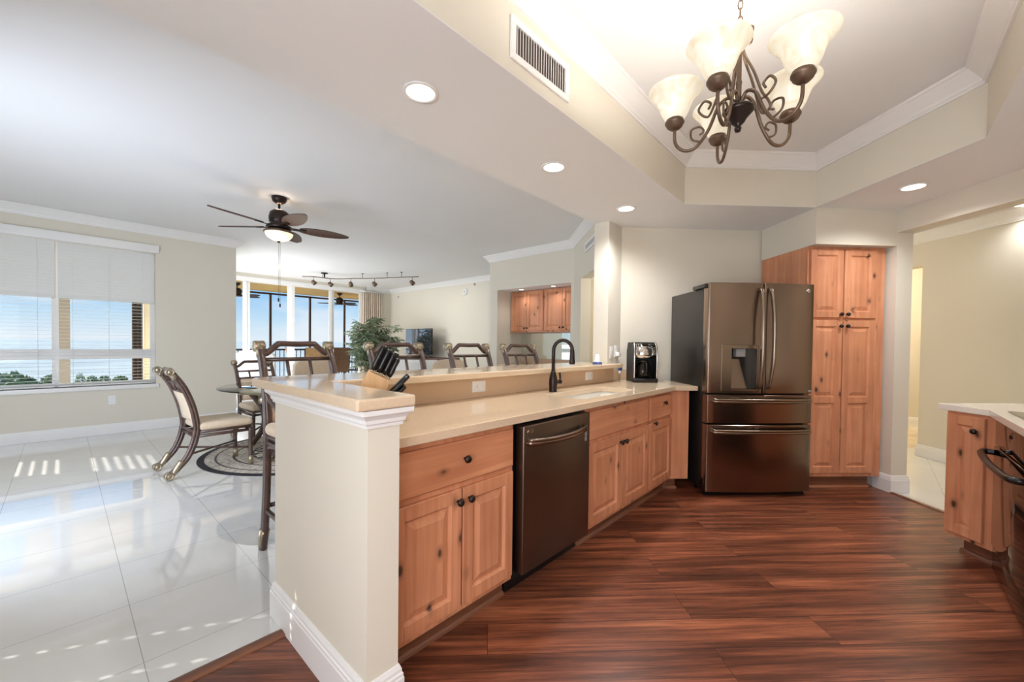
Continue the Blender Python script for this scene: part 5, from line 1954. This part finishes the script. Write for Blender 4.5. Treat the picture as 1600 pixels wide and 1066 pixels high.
# potted palm
t = thing('potted_palm', 'tall leafy lady palm in a clay pot before the beige curtain', 'potted plant', (5.20, 9.35, 0))
MB().lathe([(0.17, 0), (0.20, 0.05), (0.25, 0.36), (0.26, 0.40), (0.235, 0.40), (0.22, 0.36), (0.001, 0.355)], 28).build('pot', POTM, t)
rnd = random.Random(3)
bs, bl = MB(), MB()
for s in range(26):
    a0 = rnd.uniform(0, 2 * PI)
    r0 = rnd.uniform(0.02, 0.16)
    h = rnd.uniform(1.0, 1.85)
    lean = rnd.uniform(0.04, 0.30)
    p0 = Vector((r0 * math.cos(a0), r0 * math.sin(a0), 0.34))
    p1 = p0 + Vector((lean * math.cos(a0), lean * math.sin(a0), h - 0.34))
    bs.tube(bez([p0, (p0 + p1) / 2 + Vector((0, 0, 0.03)), p1], 4), 0.011, 6)
    for f in range(12):
        s_ = rnd.uniform(0.30, 1.0)
        base_ = p0.lerp(p1, s_)
        a = rnd.uniform(0, 2 * PI)
        el_ = rnd.uniform(-0.1, 0.9)
        ln = rnd.uniform(0.16, 0.34)
        d = Vector((math.cos(a) * math.cos(el_), math.sin(a) * math.cos(el_), math.sin(el_)))
        hub = base_ + d * ln
        bs.tube([base_, base_.lerp(hub, 0.5) + Vector((0, 0, 0.02)), hub], 0.004, 5)
        side = d.cross(Vector((0, 0, 1))).normalized()
        up = side.cross(d)
        for k in range(8):
            aa = R(-95 + 190 * k / 7)
            dr_ = (d * math.cos(aa) + side * math.sin(aa)).normalized()
            L_ = rnd.uniform(0.17, 0.27)
            wv = dr_.cross(up).normalized() * 0.021
            m1 = hub + dr_ * L_ * 0.5 + up * 0.015
            tip = hub + dr_ * L_ - Vector((0, 0, 0.05))
            e1 = hub + dr_ * L_ * 0.85 - Vector((0, 0, 0.022))
            bl.add([hub, m1 + wv, e1 + wv * 0.8, tip, e1 - wv * 0.8, m1 - wv, m1 + up * -0.006], [(0, 6, 1), (1, 6, 2), (2, 6, 3), (3, 6, 4), (4, 6, 5), (5, 6, 0)])
bs.build('stems', STEM, t)
bl.build('foliage', LEAF, t)

# ------------------------------------------------------------------ balcony
YO = 13.4
b = MB().box((-4.5, YB + 0.15, -0.25), (9.0, YO + 0.15, -0.02))
struct('balcony_floor', b, BALF, 'tiled balcony floor outside the glass doors', 'floor')
b = MB().box((-0.5, YB + 0.15, 2.74), (9.0, YO + 0.10, 2.99))
struct('balcony_ceiling', b, TANW, 'tan ceiling of the covered balcony', 'ceiling')
b = MB().box((8.0, YB + 0.15, -0.02), (8.15, YO, 2.74))
struct('wall_balcony_end', b, TANW, 'tan end wall of the balcony', 'wall')
t = thing('screen_frame', 'dark bronze screen frame with slim posts along the balcony edge', 'screen frame', (0, YO, 0))
MB().box((1.75, -0.03, 2.645), (8.0, 0.03, 2.695)).build('top_beam', DKFR, t)
for x in (1.90, 3.02, 4.14, 5.27, 6.39, 7.51):
    MB().box((x - 0.028, -0.028, -0.02), (x + 0.028, 0.028, 2.66)).build('post', DKFR, t)
t = thing('balcony_railing', 'dark balcony railing with upright balusters before the sea', 'railing', (0, YO + 0.07, 0))
MB().box((1.75, -0.025, 0.985), (8.0, 0.025, 1.035)).build('top_rail', DKFR, t)
MB().box((1.75, -0.02, 0.07), (8.0, 0.02, 0.11)).build('bottom_rail', DKFR, t)
b = MB()
for k in range(52):
    x = 1.78 + 0.12 * k
    b.box((x - 0.009, -0.009, 0.10), (x + 0.009, 0.009, 0.99))
b.build('balusters', DKFR, t)


def patio_chair(label, loc, rotz, m, first=None):
    t = thing('patio_chair', label, 'patio chair', loc, rotz, 'patio chairs on the balcony')
    for sgn in (-1, 1):
        x = sgn * 0.27
        b = MB().tube(bez([(x, -0.30, 0.03), (x, -0.27, 0.30), (x, -0.24, 0.60), (x, -0.05, 0.645), (x, 0.20, 0.62)], 5), 0.013, 8)
        b.tube([(x, -0.28, 0.40), (x, 0.14, 0.38), (x, 0.27, 0.75), (x, 0.36, 1.10)], 0.013, 8)
        b.tube([(x, 0.16, 0.40), (x, 0.30, 0.03)], 0.013, 8)
        b.build('side_frame', DKFR, t)
    b = MB()
    for y0, z0, y1, z1 in ((0.15, 0.40, 0.27, 0.75), (0.27, 0.75, 0.365, 1.12)):
        b.add([(-0.26, y0, z0), (0.26, y0, z0), (0.26, y1, z1), (-0.26, y1, z1), (-0.26, y0 + 0.008, z0), (0.26, y0 + 0.008, z0), (0.26, y1 + 0.008, z1), (-0.26, y1 + 0.008, z1)],
              [(0, 1, 2, 3), (4, 7, 6, 5), (0, 4, 5, 1), (1, 5, 6, 2), (2, 6, 7, 3), (3, 7, 4, 0)])
    b.build('back_sling', m, t)
    MB().add([(-0.26, -0.27, 0.41), (0.26, -0.27, 0.41), (0.26, 0.15, 0.395), (-0.26, 0.15, 0.395), (-0.26, -0.27, 0.40), (0.26, -0.27, 0.40), (0.26, 0.15, 0.385), (-0.26, 0.15, 0.385)],
             [(0, 1, 2, 3), (4, 7, 6, 5), (0, 4, 5, 1), (1, 5, 6, 2), (2, 6, 7, 3), (3, 7, 4, 0)]).build('seat_sling', m, t)
    return t


patio_chair('brown patio chair turned sideways, at the left of the balcony set', (4.72, 12.72, -0.02), R(75), SLING)
patio_chair('tan patio chair with its back to the doors, in the middle of the balcony set', (4.72, 11.62, -0.02), R(162), SLING2)
patio_chair('dark brown patio chair seen through the third door panel', (5.52, 11.95, -0.02), R(165), SLING)
patio_chair('brown patio chair partly behind the palm on the balcony', (6.25, 12.55, -0.02), R(255), SLING)
t = thing('patio_table', 'dark round patio table among the balcony chairs', 'patio table', (5.52, 12.62, -0.02))
MB().lathe([(0.001, 0.70), (0.44, 0.70), (0.45, 0.71), (0.44, 0.725), (0.001, 0.725)], 32).build('table_top', DKFR, t)
for k in range(4):
    a = R(45 + 90 * k)
    MB().tube([(0.30 * math.cos(a), 0.30 * math.sin(a), 0.70), (0.36 * math.cos(a), 0.36 * math.sin(a), 0.0)], 0.014, 8).build('leg', DKFR, t)
fan('balcony_fan', 'dark outdoor ceiling fan seen at the left of the balcony doors', (2.98, 12.1, 2.42), 0.32, 0.40, [20, 92, 164, 236, 308], DKFR, Matrix.Identity(4), False, False)
fan('balcony_fan', 'dark outdoor ceiling fan seen through the third door panel', (5.62, 12.1, 2.42), 0.32, 0.40, [5, 77, 149, 221, 293], DKFR, Matrix.Identity(4), False, False)

# outside the dining window: column, stucco return wall with dark shutter, unseen roof added to block the sun
b = MB().box((-0.07, 9.90, -3), (0.088, 10.25, 2.74))
struct('column', b, COLM, 'grey beige column outside the dining window', 'column')
b = MB().box((-4.5, YW + 0.2, 2.75), (1.65, 10.3, 2.99))
struct('sun_block_roof', b, YELW, 'unseen cream roof added outside the dining window to block the sun', 'roof')
b = MB().box((-4.5, YW + 0.2, -0.3), (1.65, 10.3, -0.05))
struct('balcony_slab', b, BALF, 'slab outside the dining window', 'floor')
b = MB().box((1.60, YW + 0.201, -0.05), (1.649, YB, 2.74))
b.box((1.02, 10.21, -0.05), (1.599, 10.29, 2.74))
struct('wall_stucco', b, YELW, 'cream stucco wall outside the dining window', 'wall')
t = thing('shutter', 'dark brown louvered shutter outside the right end of the dining window', 'shutter', (0.935, 10.2, 0))
b = MB()
b.box((-0.075, -0.03, 0.2), (-0.055, 0.03, 2.7))
b.box((0.055, -0.03, 0.2), (0.075, 0.03, 2.7))
b.box((-0.008, -0.03, 0.2), (0.008, 0.03, 2.7))
b.build('frame', DKFR, t)
b = MB()
for k in range(60):
    b.box((-0.055, -0.02, 0.0), (0.055, 0.02, 0.012), T(0, 0, 0.22 + 0.041 * k) @ RX(R(60)))
b.build('louvers', DKFR, t)

# sea, shore, trees
b = MB().add([(-40000, -40000, -22), (40000, -40000, -22), (40000, 40000, -22), (-40000, 40000, -22)], [(0, 1, 2, 3)])
struct('sea', b, SEA, 'hazy sea out to the horizon', 'sea')
b = MB().prism([(-160, 40), (60, 60), (70, 105), (-160, 130)], -21.9, -14)
struct('shore', b, LAND, 'pale strip of shore below the dining window', 'shore')
rnd = random.Random(11)


def tree(label, x, y, z, r, h):
    t = thing('tree', label, 'tree', (x, y, -14), 0, 'shore trees below the dining window')
    MB().tube([(0, 0, 0), (0.1, 0, z + 14 - h * 0.4)], [0.3, 0.2], 7).build('trunk', TRUNK, t)
    b = MB()
    for k in range(420):
        d = Vector((rnd.gauss(0, 1), rnd.gauss(0, 1), rnd.gauss(0, 1))).normalized() * rnd.uniform(0.5, 1.0)
        c = Vector((d.x * r, d.y * r, z + 14 + d.z * h))
        u = Vector((rnd.gauss(0, 1), rnd.gauss(0, 1), rnd.gauss(0, 1))).normalized()
        v = u.orthogonal().normalized()
        s = r * rnd.uniform(0.10, 0.2)
        b.add([c - u * s, c + v * s * 0.6, c + u * s, c - v * s * 0.6, c + u.cross(v) * s * 0.3], [(0, 1, 4), (1, 2, 4), (2, 3, 4), (3, 0, 4)])
    b.build('crown', TREEM, t)


tree('large green tree at the left bottom of the dining window', -4.6, 75, -4.6, 3.1, 1.9)
tree('green tree right of the largest one below the dining window', -1.07, 81, -4.45, 0.97, 0.95)
tree('small palm-like tree just right of the column below the dining window', 1.45, 72, -3.8, 0.5, 0.9)
tree('low tree second right of the window column at the window bottom', 2.5, 74, -4.0, 0.6, 0.65)
tree('low tree in the middle of the right window half', 3.7, 76, -4.2, 0.65, 0.65)
tree('low hedge-like tree toward the right of the window bottom', 5.1, 74, -4.0, 0.8, 0.5)
